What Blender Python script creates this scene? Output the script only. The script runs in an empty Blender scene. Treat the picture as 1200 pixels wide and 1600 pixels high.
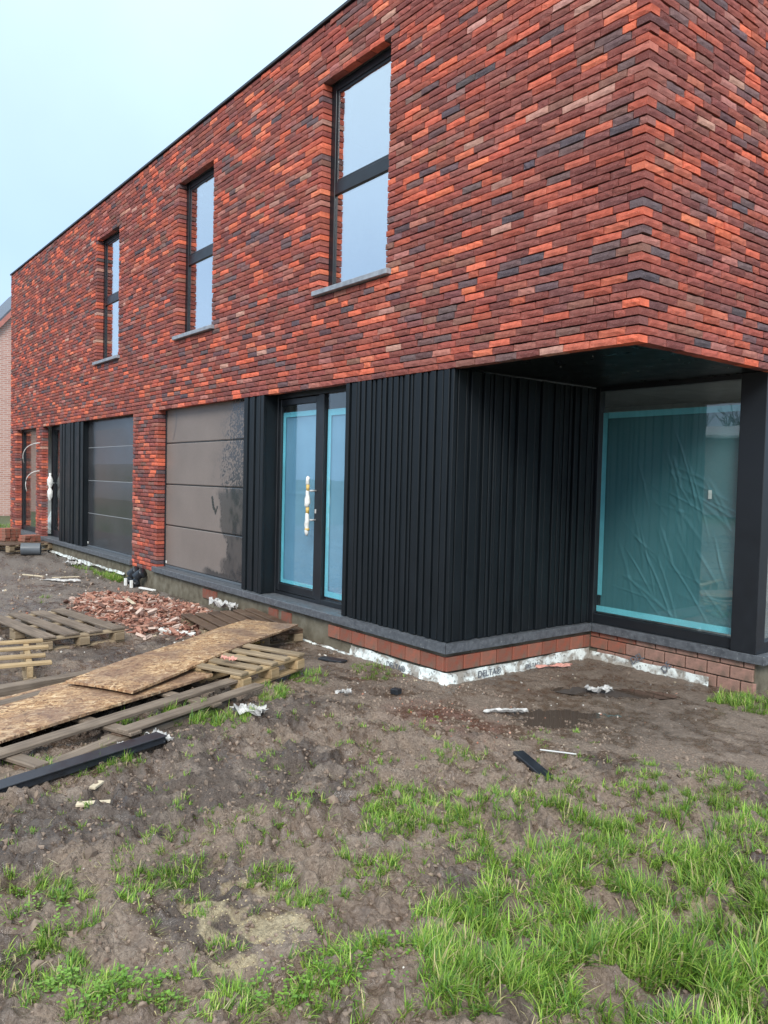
import bpy, bmesh, math, random
import numpy as np
from mathutils import Matrix, Vector

# ------------------------------------------------------------------ camera, sky, sun, exposure
SC = bpy.context.scene
COL = SC.collection
CAM = (4.6715, -4.3232, 1.3317)          # z = 0 is the top of the stone sill, the soil lies 0.34 m lower
PITCH, YAW, ROLL = 0.0414411, 0.9077721, 0.0240767
def camera():
    cp, sp, cy, sy = math.cos(PITCH), math.sin(PITCH), math.cos(YAW), math.sin(YAW)
    fwd = Vector((-sy * cp, cy * cp, -sp)); right = Vector((cy, sy, 0)); up = right.cross(fwd)
    r2 = math.cos(ROLL) * right + math.sin(ROLL) * up
    u2 = -math.sin(ROLL) * right + math.cos(ROLL) * up
    cam = bpy.data.cameras.new('camera'); o = bpy.data.objects.new('camera', cam); COL.objects.link(o)
    m = Matrix((r2, u2, -fwd)).transposed().to_4x4(); m.translation = Vector(CAM); o.matrix_world = m
    cam.sensor_fit = 'VERTICAL'; cam.sensor_height = 36; cam.lens = 36 * 1218.93 / 1600
    cam.clip_start = 0.05; cam.clip_end = 2000
    SC.camera = o
camera()

SUN_EL, SUN_AZ = math.radians(36), math.radians(134)     # azimuth measured from +Y towards +X
def world():
    w = bpy.data.worlds.new('World'); SC.world = w; w.use_nodes = True
    nt = w.node_tree; N = nt.nodes; L = nt.links
    bg = N['Background']
    sky = N.new('ShaderNodeTexSky'); sky.sky_type = 'NISHITA'; sky.sun_disc = False
    sky.sun_elevation = SUN_EL; sky.sun_rotation = SUN_AZ; sky.dust_density = 2.0; sky.air_density = 1.0
    sc = N.new('ShaderNodeVectorMath'); sc.operation = 'SCALE'; sc.inputs['Scale'].default_value = 1.0
    L.new(sky.outputs[0], sc.inputs[0])
    # thin overcast: brighter towards the zenith all the way round, softly uneven
    tc = N.new('ShaderNodeTexCoord'); sep = N.new('ShaderNodeSeparateXYZ'); L.new(tc.outputs['Generated'], sep.inputs[0])
    ramp = N.new('ShaderNodeValToRGB'); L.new(sep.outputs['Z'], ramp.inputs[0])
    e = ramp.color_ramp.elements
    e[0].position = 0.0; e[0].color = (4.8, 6.4, 8.8, 1)
    e[1].position = 1.0; e[1].color = (17, 18, 18.3, 1)
    m1 = ramp.color_ramp.elements.new(0.25); m1.color = (4.7, 6.6, 9.3, 1)
    m2 = ramp.color_ramp.elements.new(0.55); m2.color = (7.2, 9.2, 10.8, 1)
    noi = N.new('ShaderNodeTexNoise'); noi.inputs['Scale'].default_value = 2.1; noi.inputs['Detail'].default_value = 5
    L.new(tc.outputs['Generated'], noi.inputs['Vector'])
    mr = N.new('ShaderNodeMapRange'); mr.inputs[1].default_value = .3; mr.inputs[2].default_value = .7
    mr.inputs[3].default_value = .9; mr.inputs[4].default_value = 1.1; L.new(noi.outputs[0], mr.inputs[0])
    mul = N.new('ShaderNodeVectorMath'); mul.operation = 'SCALE'; L.new(ramp.outputs[0], mul.inputs[0]); L.new(mr.outputs[0], mul.inputs['Scale'])
    mix = N.new('ShaderNodeMix'); mix.data_type = 'RGBA'; mix.inputs[0].default_value = 0.82
    L.new(sc.outputs[0], mix.inputs[6]); L.new(mul.outputs[0], mix.inputs[7]); L.new(mix.outputs[2], bg.inputs[0])
    bg.inputs[1].default_value = 0.07
world()
sun = bpy.data.lights.new('sun', 'SUN'); sun.energy = 1.5; sun.angle = math.radians(22); sun.color = (1, .965, .92)
so = bpy.data.objects.new('sun', sun); COL.objects.link(so)
sd = Vector((math.sin(SUN_AZ) * math.cos(SUN_EL), math.cos(SUN_AZ) * math.cos(SUN_EL), math.sin(SUN_EL)))
so.rotation_euler = sd.to_track_quat('Z', 'Y').to_euler(); so.location = (6, -8, 12)
vs = SC.view_settings
vs.view_transform = 'Standard'; vs.look = 'None'; vs.exposure = 1.02; vs.gamma = 1; vs.use_curve_mapping = False

# ------------------------------------------------------------------ helpers
RNG = np.random.default_rng(7); random.seed(7)
G = -0.34
def lin(r, g, b):
    f = lambda c: (c / 255 / 12.92) if c <= 10 else ((c / 255 + .055) / 1.055) ** 2.4
    return (f(r), f(g), f(b))
def smooth(t): t = np.clip(t, 0, 1); return t * t * (3 - 2 * t)
def _hash(i, j, s):
    h = (i.astype(np.int64) * 374761393 + j.astype(np.int64) * 668265263 + s * 974634777) & 0xffffffff
    h = ((h ^ (h >> 13)) * 1274126177) & 0xffffffff
    h = ((h ^ (h >> 16)) * 2246822519) & 0xffffffff
    return ((h ^ (h >> 15)) & 0xffffff) / float(0xffffff)
def vnoise(x, y, s=0):
    xi = np.floor(x); yi = np.floor(y); fx = x - xi; fy = y - yi
    fx = fx * fx * (3 - 2 * fx); fy = fy * fy * (3 - 2 * fy)
    a = _hash(xi, yi, s); b = _hash(xi + 1, yi, s); c = _hash(xi, yi + 1, s); d = _hash(xi + 1, yi + 1, s)
    return (a + (b - a) * fx) * (1 - fy) + (c + (d - c) * fx) * fy
def fbm(x, y, o=4, s=0):
    r = 0; a = .5; t = 0
    for i in range(o):
        r = r + a * vnoise(x, y, s + i * 17); t += a; a *= .5
        x, y = x * 1.93 + y * .31 + 5.2, y * 1.93 - x * .31 + 1.3
    return r / t
class MB:
    def __init__(s): s.v = []; s.f = []
    def add(s, v, f):
        n = len(s.v); s.v += [tuple(p) for p in v]; s.f += [tuple(i + n for i in q) for q in f]; return s
    def box(s, x0, x1, y0, y1, z0, z1, b=0.0):
        if x1 < x0: x0, x1 = x1, x0
        if y1 < y0: y0, y1 = y1, y0
        if z1 < z0: z0, z1 = z1, z0
        b = min(b, (x1 - x0) * .3, (y1 - y0) * .3, (z1 - z0) * .3)
        if b <= 0:
            v = [(x, y, z) for z in (z0, z1) for y in (y0, y1) for x in (x0, x1)]
            return s.add(v, [(0, 2, 3, 1), (4, 5, 7, 6), (0, 1, 5, 4), (2, 6, 7, 3), (0, 4, 6, 2), (1, 3, 7, 5)])
        v = []; X = (x0, x1); Y = (y0, y1); Z = (z0, z1); idx = {}
        for i in (0, 1):
            for j in (0, 1):
                for k in (0, 1):
                    sx, sy, sz = 1 - 2 * i, 1 - 2 * j, 1 - 2 * k
                    for a in range(3):
                        idx[i, j, k, a] = len(v)
                        v.append((X[i] + (sx * b if a != 0 else 0), Y[j] + (sy * b if a != 1 else 0), Z[k] + (sz * b if a != 2 else 0)))
        f = []
        for i in (0, 1):
            q = [idx[i, 0, 0, 0], idx[i, 1, 0, 0], idx[i, 1, 1, 0], idx[i, 0, 1, 0]]; f.append(q if i else q[::-1])
            q = [idx[0, i, 0, 1], idx[1, i, 0, 1], idx[1, i, 1, 1], idx[0, i, 1, 1]]; f.append(q[::-1] if i else q)
            q = [idx[0, 0, i, 2], idx[1, 0, i, 2], idx[1, 1, i, 2], idx[0, 1, i, 2]]; f.append(q if i else q[::-1])
        for i in (0, 1):
            for j in (0, 1):
                f.append((idx[i, j, 0, 0], idx[i, j, 1, 0], idx[i, j, 1, 1], idx[i, j, 0, 1]))
                f.append((idx[i, 0, j, 0], idx[i, 1, j, 0], idx[i, 1, j, 2], idx[i, 0, j, 2]))
                f.append((idx[0, i, j, 1], idx[1, i, j, 1], idx[1, i, j, 2], idx[0, i, j, 2]))
                for k in (0, 1): f.append((idx[i, j, k, 0], idx[i, j, k, 1], idx[i, j, k, 2]))
        return s.add(v, f)
    def tube(s, pts, r, n=10, cap=True):
        pts = [Vector(p) for p in pts]; m = len(pts); rr = r if hasattr(r, '__len__') else [r] * m; v = []; f = []
        for i, p in enumerate(pts):
            t = (pts[min(i + 1, m - 1)] - pts[max(i - 1, 0)]).normalized()
            a = t.cross(Vector((0, 0, 1)) if abs(t.z) < .9 else Vector((1, 0, 0))).normalized(); c = t.cross(a)
            for k in range(n):
                w = 2 * math.pi * k / n; v.append(p + (a * math.cos(w) + c * math.sin(w)) * rr[i])
        for i in range(m - 1):
            for k in range(n): f.append((i * n + k, i * n + (k + 1) % n, (i + 1) * n + (k + 1) % n, (i + 1) * n + k))
        if cap: f.append(tuple(range(n))[::-1]); f.append(tuple(range((m - 1) * n, m * n)))
        return s.add(v, f)
    def mesh(s, name, smooth_=False):
        me = bpy.data.meshes.new(name); me.from_pydata([tuple(p) for p in s.v], [], s.f)
        bm = bmesh.new(); bm.from_mesh(me); bmesh.ops.recalc_face_normals(bm, faces=bm.faces); bm.to_mesh(me); bm.free()
        if smooth_: me.polygons.foreach_set('use_smooth', [True] * len(me.polygons))
        me.update(); return me
def obj(name, me, mat=None, parent=None, loc=None, rot=None, kind=None, sm=False):
    if isinstance(me, MB): me = me.mesh(name, sm)
    if mat is not None and not me.materials: me.materials.append(mat)
    o = bpy.data.objects.new(name, me); COL.objects.link(o)
    if parent: o.parent = parent
    if loc is not None: o.location = loc
    if rot is not None: o.rotation_euler = rot
    if kind: o['kind'] = kind
    return o
def empty(name, loc=(0, 0, 0), rot=(0, 0, 0), parent=None):
    o = bpy.data.objects.new(name, None); COL.objects.link(o); o.location = loc; o.rotation_euler = rot
    o.empty_display_size = .1
    if parent: o.parent = parent
    return o
def tag(o, label, cat=None, group=None, kind=None):
    o['label'] = label
    if cat: o['category'] = cat
    if group: o['group'] = group
    if kind: o['kind'] = kind
    return o
def npmesh(name, verts, quads=None, tris=None, col=None, attr='col'):
    me = bpy.data.meshes.new(name); verts = np.asarray(verts, np.float32).reshape(-1, 3)
    me.vertices.add(len(verts)); me.vertices.foreach_set('co', verts.ravel())
    li = []; st = []; n = 0
    if quads is not None and len(quads):
        q = np.asarray(quads, np.int32).reshape(-1, 4); li.append(q.ravel()); st.append(np.arange(len(q)) * 4 + n); n += q.size
    if tris is not None and len(tris):
        t = np.asarray(tris, np.int32).reshape(-1, 3); li.append(t.ravel()); st.append(np.arange(len(t)) * 3 + n); n += t.size
    me.loops.add(n); me.loops.foreach_set('vertex_index', np.concatenate(li).astype(np.int32))
    s = np.concatenate(st).astype(np.int32)
    me.polygons.add(len(s)); me.polygons.foreach_set('loop_start', s)
    me.update(calc_edges=True); me.validate(); me.polygons.foreach_set('use_smooth', np.zeros(len(me.polygons), bool))
    if col is not None:
        a = me.color_attributes.new(attr, 'FLOAT_COLOR', 'POINT'); c = np.ones((len(verts), 4), np.float32)
        col = np.asarray(col, np.float32); c[:, :col.shape[1]] = col; a.data.foreach_set('color', c.ravel())
    return me

# ------------------------------------------------------------------ materials
class NT:
    def __init__(s, name):
        s.m = bpy.data.materials.new(name); s.m.use_nodes = True; s.t = s.m.node_tree
        s.b = s.t.nodes['Principled BSDF']; s.out = s.t.nodes['Material Output']
    def n(s, t, **k):
        o = s.t.nodes.new('ShaderNode' + t)
        for a, v in k.items(): setattr(o, a, v)
        return o
    def l(s, a, b): s.t.links.new(a, b)
    def set(s, **k):
        nm = dict(base='Base Color', rough='Roughness', metal='Metallic', spec='Specular IOR Level', alpha='Alpha', trans='Transmission Weight', coat='Coat Weight')
        for a, v in k.items():
            i = s.b.inputs[nm[a]]
            if hasattr(v, 'is_output'): s.l(v, i)
            elif a == 'base': i.default_value = (*v, 1)
            else: i.default_value = v
        return s
    def coord(s, kind='Object', scale=(1, 1, 1), rnd=False):
        tc = s.n('TexCoord'); mp = s.n('Mapping'); mp.inputs['Scale'].default_value = scale; s.l(tc.outputs[kind], mp.inputs[0])
        if rnd:
            oi = s.n('ObjectInfo'); mu = s.n('Math', operation='MULTIPLY'); mu.inputs[1].default_value = 37.0; s.l(oi.outputs['Random'], mu.inputs[0])
            s.l(mu.outputs[0], mp.inputs['Location'])
        return mp.outputs[0]
    def noise(s, vec, scale, detail=4, dist=0.0, rough=.55):
        o = s.n('TexNoise'); o.inputs['Scale'].default_value = scale; o.inputs['Detail'].default_value = detail
        o.inputs['Distortion'].default_value = dist; o.inputs['Roughness'].default_value = rough; s.l(vec, o.inputs['Vector']); return o.outputs[0]
    def ramp(s, fac, stops):
        o = s.n('ValToRGB'); e = o.color_ramp.elements
        while len(e) < len(stops): e.new(.5)
        for i, (p, c) in enumerate(stops): e[i].position = p; e[i].color = (*c, 1) if len(c) == 3 else c
        s.l(fac, o.inputs[0]); return o.outputs[0]
    def rng(s, fac, a, b, c, d):
        o = s.n('MapRange'); s.l(fac, o.inputs[0])
        for i, v in enumerate((a, b, c, d)): o.inputs[i + 1].default_value = v
        return o.outputs[0]
    def mix(s, fac, a, b, mode='MIX'):
        o = s.n('Mix', data_type='RGBA', blend_type=mode)
        for i, v in ((0, fac), (6, a), (7, b)):
            if hasattr(v, 'is_output'): s.l(v, o.inputs[i])
            elif i == 0: o.inputs[0].default_value = v
            else: o.inputs[i].default_value = (*v, 1)
        return o.outputs[2]
    def bump(s, h, strength, dist=.01):
        o = s.n('Bump'); o.inputs['Strength'].default_value = strength; o.inputs['Distance'].default_value = dist
        s.l(h, o.inputs['Height']); s.l(o.outputs[0], s.b.inputs['Normal'])
    def attr(s, name):
        o = s.n('Attribute', attribute_name=name); return o
def plain(name, base, rough=.5, spec=.5, metal=0, var=.12, scale=6, bump=0, bscale=60):
    t = NT(name); v = t.coord('Object', rnd=True); n = t.noise(v, scale, 5)
    lo = tuple(c * (1 - var) for c in base); hi = tuple(min(1, c * (1 + var)) for c in base)
    t.set(base=t.ramp(n, [(.3, lo), (.7, hi)]), rough=t.rng(n, .3, .7, max(.02, rough - .08), min(1, rough + .08)), spec=spec, metal=metal)
    if bump: t.bump(t.noise(v, bscale, 4), bump, .004)
    return t.m
def wood(name, a, b, c, rough=.75):
    t = NT(name); v = t.coord('Object', (1.2, 26, 26), rnd=True); n = t.noise(v, 2.2, 6, .8)
    v2 = t.coord('Object', (1, 1, 1), rnd=True); n2 = t.noise(v2, 3.5, 4)
    cl = t.ramp(n, [(.25, a), (.5, b), (.78, c)])
    t.set(base=t.mix(t.rng(n2, .35, .75, 0, .65), cl, tuple(x * .45 for x in a)), rough=t.rng(n2, .3, .7, rough + .1, rough - .2), spec=.3)
    t.bump(n, .5, .004); return t.m
M = {}
def brick_mat():
    t = NT('brick'); a = t.attr('col'); v = t.coord('Object')
    n1 = t.noise(v, 19, 5, .6); n2 = t.noise(v, 150, 3)
    c = t.mix(t.rng(n1, .38, .64, 0, .8), a.outputs['Color'], t.mix(1.0, a.outputs['Color'], (.72, .67, .68), 'MULTIPLY'))
    c = t.mix(t.rng(n2, .56, .72, 0, .45), c, t.mix(.5, a.outputs['Color'], (.66, .50, .44)))
    t.set(base=c, rough=.88, spec=.25); t.bump(n2, .75, .005); return t.m
M['brick'] = brick_mat()
M['core'] = plain('mortar_core', (.016, .013, .013), .95, .1, bump=.3)
def ground_mat():
    t = NT('mud'); a = t.attr('col'); v = t.coord('Object')
    n1 = t.noise(v, 14, 6); n2 = t.noise(v, 75, 5); n3 = t.noise(v, 240, 3)
    c = t.mix(t.rng(n2, .36, .62, .0, .85), a.outputs['Color'], t.mix(1.0, a.outputs['Color'], (.56, .53, .51), 'MULTIPLY'))
    c = t.mix(t.rng(n3, .63, .75, 0, .5), c, (.30, .25, .19))
    wet = t.n('Math', operation='MULTIPLY'); t.l(a.outputs['Alpha'], wet.inputs[0]); t.l(t.rng(n1, .35, .65, 1, .35), wet.inputs[1]); w = wet.outputs[0]
    c = t.mix(t.rng(w, .15, .75, 0, 1), c, t.mix(1.0, c, (.50, .46, .43), 'MULTIPLY'))
    t.set(base=c, rough=t.rng(w, .1, .9, .78, .12), spec=.6)
    h = t.n('Math', operation='ADD'); t.l(n2, h.inputs[0]); t.l(t.rng(n3, 0, 1, 0, .35), h.inputs[1])
    t.bump(h.outputs[0], 1.0, .022); bn = [n for n in t.t.nodes if n.type == 'BUMP'][0]; t.l(t.rng(w, .2, .9, 1.0, .35), bn.inputs['Strength']); return t.m
M['mud'] = ground_mat()
def water_mat():
    t = NT('puddle_water'); t.set(base=(.075, .055, .042), rough=.04, spec=.5); v = t.coord('Object'); t.bump(t.noise(v, 9, 2), .03, .01); return t.m
M['water'] = water_mat()
def grass_mat():
    t = NT('grass'); a = t.attr('col'); t.set(base=a.outputs['Color'], rough=.5, spec=.35)
    tr = t.n('BsdfTranslucent'); t.l(a.outputs['Color'], tr.inputs[0]); mx = t.n('MixShader'); mx.inputs[0].default_value = .3
    t.l(t.b.outputs[0], mx.inputs[1]); t.l(tr.outputs[0], mx.inputs[2]); t.l(mx.outputs[0], t.out.inputs[0]); return t.m
M['grass'] = grass_mat()
M['clad'] = plain('black_cladding', (.0062, .0092, .0118), .46, .3, var=.15, scale=3, bump=.15, bscale=200)
M['frame'] = plain('anthracite_frame', (.011, .0135, .017), .38, .5, var=.1)
M['black'] = plain('soffit_black', (.007, .010, .011), .33, .3)
M['metal_edge'] = plain('roof_edge', (.01, .01, .012), .4, .5)
M['steel'] = plain('steel', (.55, .55, .54), .3, .6)
M['white_plastic'] = plain('white_plastic', (.72, .72, .68), .45, .5, var=.2, scale=20)
M['yellow_tape'] = plain('yellow_tape', (.62, .42, .12), .5)
M['tape'] = plain('cyan_tape', (.26, .72, .80), .4, .5, var=.12, scale=4)
M['plaster'] = plain('plaster', (.62, .60, .57), .9, .2)
M['screed'] = plain('screed', (.35, .34, .32), .9, .2)
def stone():
    t = NT('bluestone'); v = t.coord('Object'); n = t.noise(v, 22, 6); n2 = t.noise(v, 5, 3); n3 = t.noise(v, 60, 3)
    c = t.ramp(n, [(.3, (.058, .064, .073)), (.72, (.135, .146, .16))])
    t.set(base=t.mix(t.rng(n3, .62, .75, 0, .6), c, (.45, .45, .44)), rough=t.rng(n2, .3, .7, .3, .6), spec=.5); t.bump(n, .25, .003); return t.m
M['stone'] = stone()
M['stone_light'] = plain('dry_bluestone', (.27, .29, .32), .5, .4, var=.3, scale=14)
def glass(name, tint, refl, rough=.01, coat=(.98, .98, .97)):
    t = NT(name); tr = t.n('BsdfTransparent'); tr.inputs[0].default_value = (*tint, 1)
    gl = t.n('BsdfGlossy'); gl.inputs['Roughness'].default_value = rough; gl.inputs[0].default_value = (*coat, 1)
    lw = t.n('LayerWeight'); lw.inputs[0].default_value = .5; pw = t.n('Math', operation='POWER'); t.l(lw.outputs['Facing'], pw.inputs[0]); pw.inputs[1].default_value = 4.0
    bp = t.n('Bump'); bp.inputs['Strength'].default_value = .035; bp.inputs['Distance'].default_value = .02; t.l(t.noise(t.coord('Object'), 2.3, 2), bp.inputs['Height']); t.l(bp.outputs[0], gl.inputs['Normal'])
    f = t.rng(pw.outputs[0], 0, 1, refl, .95); mx = t.n('MixShader'); t.l(f, mx.inputs[0]); t.l(tr.outputs[0], mx.inputs[1]); t.l(gl.outputs[0], mx.inputs[2])
    t.l(mx.outputs[0], t.out.inputs[0]); return t.m
M['glass_coat'] = glass('coated_glass', (.75, .8, .82), .62)
M['glass'] = glass('clear_glass', (.9, .94, .94), .075)
M['glass_door'] = glass('door_glass', (.9, .95, .97), .07, .02)
def film(name, a, b):
    t = NT(name); v = t.coord('Object'); n = t.noise(v, 1.3, 3); t.set(base=t.ramp(n, [(.3, a), (.7, b)]), rough=.2, spec=.55)
    t.bump(t.noise(v, 60, 4), .08, .003); return t.m
M['film_teal'] = film('teal_protective_film', (.085, .225, .245), (.13, .29, .31))
M['film_sky'] = film('sky_tinted_film', (.19, .37, .49), (.27, .47, .60))  # door film: grazing sky reflection painted into its pale blue
def door_panel(name, dirty):
    t = NT(name); v = t.coord('Object'); fine = t.noise(v, 260, 3); big = t.noise(v, 2.2, 4)
    if not dirty:
        t.set(base=t.ramp(big, [(.3, (.036, .038, .042)), (.7, (.05, .051, .054))]), rough=t.rng(big, .3, .7, .16, .24), spec=.6); t.bump(fine, .05, .002); return t.m
    a = t.attr('col'); w = a.outputs['Color']; sp = t.n('SeparateColor'); t.l(w, sp.inputs[0])
    dew = t.ramp(fine, [(.3, (.17, .135, .115)), (.7, (.26, .215, .188))])
    dew = t.mix(t.rng(big, .3, .7, 0, .3), dew, (.115, .095, .082))
    t.set(base=t.mix(sp.outputs[0], dew, (.03, .03, .032)), rough=t.rng(sp.outputs[0], 0, 1, .5, .18), spec=.5); t.bump(fine, .12, .002); return t.m
M['garage'] = door_panel('garage_panel', False)
M['garage_dew'] = door_panel('garage_panel_dewy', True)
def plinth_mat():
    t = NT('plinth_brick'); a = t.attr('col'); v = t.coord('Object'); n = t.noise(v, 11, 5); n2 = t.noise(v, 80, 4)
    c = t.mix(t.rng(n, .42, .68, 0, .8), a.outputs['Color'], (.17, .12, .09))
    t.set(base=t.mix(t.rng(n2, .55, .75, 0, .4), c, (.10, .06, .045)), rough=.85, spec=.25); t.bump(n2, .5, .005); return t.m
M['plinth'] = plinth_mat()
def cement_mat():
    t = NT('plinth_cement'); v = t.coord('Object'); n = t.noise(v, 7, 6); n2 = t.noise(v, 60, 4)
    t.set(base=t.ramp(n, [(.3, (.10, .085, .06)), (.55, (.17, .15, .11)), (.75, (.22, .20, .155))]), rough=.9, spec=.2); t.bump(n2, .6, .006); return t.m
M['cement'] = cement_mat()
def membrane_mat():
    t = NT('membrane'); v = t.coord('Object'); n = t.noise(v, 9, 6, .5); n2 = t.noise(v, 42, 5)
    c = t.mix(t.rng(n, .44, .58, 0, .85), (.74, .79, .76), (.23, .19, .15)); c = t.mix(t.rng(n2, .56, .66, 0, .75), c, (.06, .055, .05))
    t.set(base=c, rough=.5, spec=.4); t.bump(n2, .4, .006); return t.m
M['membrane'] = membrane_mat()
M['ink'] = plain('printed_ink', (.13, .14, .16), .6, var=.5, scale=60)
M['wood_grey'] = wood('weathered_wood', (.125, .094, .07), (.22, .172, .13), (.33, .265, .205))
M['wood_brown'] = wood('wet_brown_wood', (.075, .045, .03), (.135, .085, .055), (.20, .135, .09), .6)
M['wood_pale'] = wood('pale_pine', (.30, .20, .10), (.46, .33, .18), (.58, .44, .27))
M['wood_tan'] = wood('tan_pine', (.22, .165, .10), (.33, .25, .16), (.43, .34, .23))
def osb_mat():
    t = NT('osb_board'); acc = None
    for i, (sx, sy, rz) in enumerate(((14, 80, .25), (16, 72, -.5), (20, 90, 1.0))):
        tc = t.n('TexCoord'); mp = t.n('Mapping'); mp.inputs['Rotation'].default_value = (0, 0, rz)
        nz = t.n('TexNoise'); nz.inputs['Scale'].default_value = 16 + 5 * i; t.l(tc.outputs['Object'], nz.inputs['Vector']); va = t.n('VectorMath', operation='MULTIPLY_ADD'); va.inputs[1].default_value = (.09, .05, 0); t.l(nz.outputs['Color'], va.inputs[0]); t.l(tc.outputs['Object'], va.inputs[2])
        t.l(va.outputs[0], mp.inputs[0]); mp2 = t.n('Mapping'); mp2.inputs['Scale'].default_value = (sx, sy, 1); t.l(mp.outputs[0], mp2.inputs[0])
        vo = t.n('TexVoronoi'); vo.inputs['Scale'].default_value = 1.0; t.l(mp2.outputs[0], vo.inputs['Vector'])
        sc = t.n('SeparateColor'); t.l(vo.outputs['Color'], sc.inputs[0])
        c = t.ramp(sc.outputs[0], [(.0, (.16, .08, .038)), (.35, (.36, .205, .10)), (.7, (.54, .345, .18)), (1, (.70, .52, .32))])
        acc = c if acc is None else t.mix(t.rng(sc.outputs[1], .45, .55, 0, 1), acc, c)
    v = t.coord('Object'); big = t.noise(v, 2.4, 5, .4); fine = t.noise(v, 34, 4)
    c = t.mix(t.rng(big, .40, .64, .05, .75), acc, (.21, .135, .10)); c = t.mix(t.rng(fine, .55, .68, 0, .55), c, (.05, .032, .022))
    t.set(base=c, rough=t.rng(big, .35, .65, .8, .38), spec=.35); t.bump(fine, .4, .004); return t.m
M['osb'] = osb_mat()
M['black_plastic'] = plain('black_plastic', (.02, .024, .03), .35, .5, var=.3, scale=10)
M['pvc_grey'] = plain('grey_pvc', (.10, .115, .13), .45)
M['joint'] = plain('joint_highlight', (.25, .26, .27), .4)  # pale grey paints the thin highlights along the panel joints
M['paper'] = plain('muddy_white_plastic', (.43, .42, .40), .5, .4, var=.5, scale=24)
M['pink'] = plain('pink_strip', (.60, .30, .24), .6, .3, var=.2, scale=20)
M['chip'] = plain('pale_wood_chip', (.55, .47, .34), .8, .2, var=.2, scale=25)
M['shard'] = None
def shard_mat():
    t = NT('brick_shard'); a = t.attr('col'); v = t.coord('Object'); n = t.noise(v, 45, 4)
    t.set(base=t.mix(t.rng(n, .5, .75, 0, .6), a.outputs['Color'], (.16, .09, .07)), rough=.85, spec=.2); t.bump(n, .5, .006); return t.m
M['shard'] = shard_mat()

# ------------------------------------------------------------------ the ground
FOOT = []
_r = np.random.default_rng(21)
for i in range(430):
    FOOT.append((_r.uniform(-1.2, 4.4), _r.uniform(-4.6, -0.4), _r.uniform(0, 6.28), _r.uniform(.10, .17), _r.uniform(.04, .065), _r.uniform(.008, .036)))
PUD = [(-.30, -.93, .20, .10, .045, .9), (1.05, .22, .62, .20, .035, .9), (1.16, -.08, .28, .13, .025, .9), (2.91, -2.04, .10, .06, .05, .9), (-.6, -.5, .25, .09, .025, .8), (.95, .95, .4, .12, .02, .8)]
def rough_w(x, y):
    n = fbm(x / 1.3, y / 1.3, 2, 91) - .5
    w = .22 + .78 * smooth((-.75 - y + .55 * (x - .6) * (x > .6) + n * .8) / .7)
    return w * (.6 + .4 * smooth((x + 1.8) / 1.6)) * np.where(x < -6, .8, 1)
def gh(x, y):
    x = np.asarray(x, float); y = np.asarray(y, float)
    d = np.hypot(x - 3, y + 2)
    z = G + .14 * smooth((-x - 6.5) / 8.5) * (x > -60) + np.where(d > 30, 0, 0)
    w = rough_w(x, y)
    w = w * (1 - .75 * np.exp(-((x - 2.15) ** 2 + (y + 2.95) ** 2) / .10)); z = z + (fbm(x / .9, y / .9, 3, 1) - .5) * .055 * (.35 + .65 * w)
    a = fbm(x / .21, y / .21, 3, 5); rid = 1 - np.abs(2 * a - 1) * 1.6
    z = z + (rid - .62) * .036 * w
    wx, wy = x + .05 * (vnoise(x / .11, y / .11, 71) - .5), y + .05 * (vnoise(x / .11, y / .11, 72) - .5)
    b = fbm(wx / .095, wy / .095, 4, 9); z = z + (.30 - np.abs(b - .5) * 2.6) * .048 * w
    c = vnoise(wx / .045, wy / .045, 14); z = z + (.35 - np.abs(c - .5) * 1.6) * .026 * (.25 + .75 * w)
    tr = fbm(wx / .34, wy / .34, 4, 41) * 11; fr = tr - np.floor(tr); z = z + (np.floor(tr) + smooth(fr * 3.2) - tr * .55) * .013 * w
    z = z + (fbm(x / .03, y / .03, 2, 13) - .5) * .022 * (.5 + .5 * w)
    near = d < 6
    if near.any():
        xn, yn = x[near], y[near]; dz = np.zeros_like(xn); wn = w[near]
        for fx, fy, an, la, lb, dep in FOOT:
            m = (np.abs(xn - fx) < .4) & (np.abs(yn - fy) < .4)
            if not m.any(): continue
            u = (xn[m] - fx) * math.cos(an) + (yn[m] - fy) * math.sin(an); v = -(xn[m] - fx) * math.sin(an) + (yn[m] - fy) * math.cos(an)
            q = (u / la) ** 2 + (v / lb) ** 2
            dz[m] += -dep * np.exp(-q ** 4) * (1.2 + .16 * np.sin(u * 190)) + dep * .6 * np.exp(-((q - 1.75) / .6) ** 2)
        z = z.copy(); z[near] += dz * wn
    for px, py, ra, rb, dep, an in PUD:
        u = (x - px) * math.cos(an) + (y - py) * math.sin(an); v = -(x - px) * math.sin(an) + (y - py) * math.cos(an)
        z = z - dep * np.exp(-((u / ra) ** 2 + (v / rb) ** 2))
    ins = smooth((y - .02) / .1) * (x < 0) * (x > -15) + smooth((y - 1.95) / .1) * (x >= 0) * (x < 1.6)   # below the house floors
    z = np.where(ins > 0, np.minimum(z, G + .02), z)
    z = z + np.where(d > 25, np.minimum((d - 25) * .002, 0), 0)
    return z
def mixc(a, b, t): return a + (b - a) * t[:, None]
SAW = [(2.02, -3.01, .16, .09), (2.20, -2.95, .22, .10), (1.95, -2.86, .12, .08), (2.33, -3.12, .10, .07), (2.66, -3.02, .14, .07), (2.75, -2.35, .08, .05), (3.2, -1.5, .16, .10), (2.95, -2.5, .10, .06)]
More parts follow.
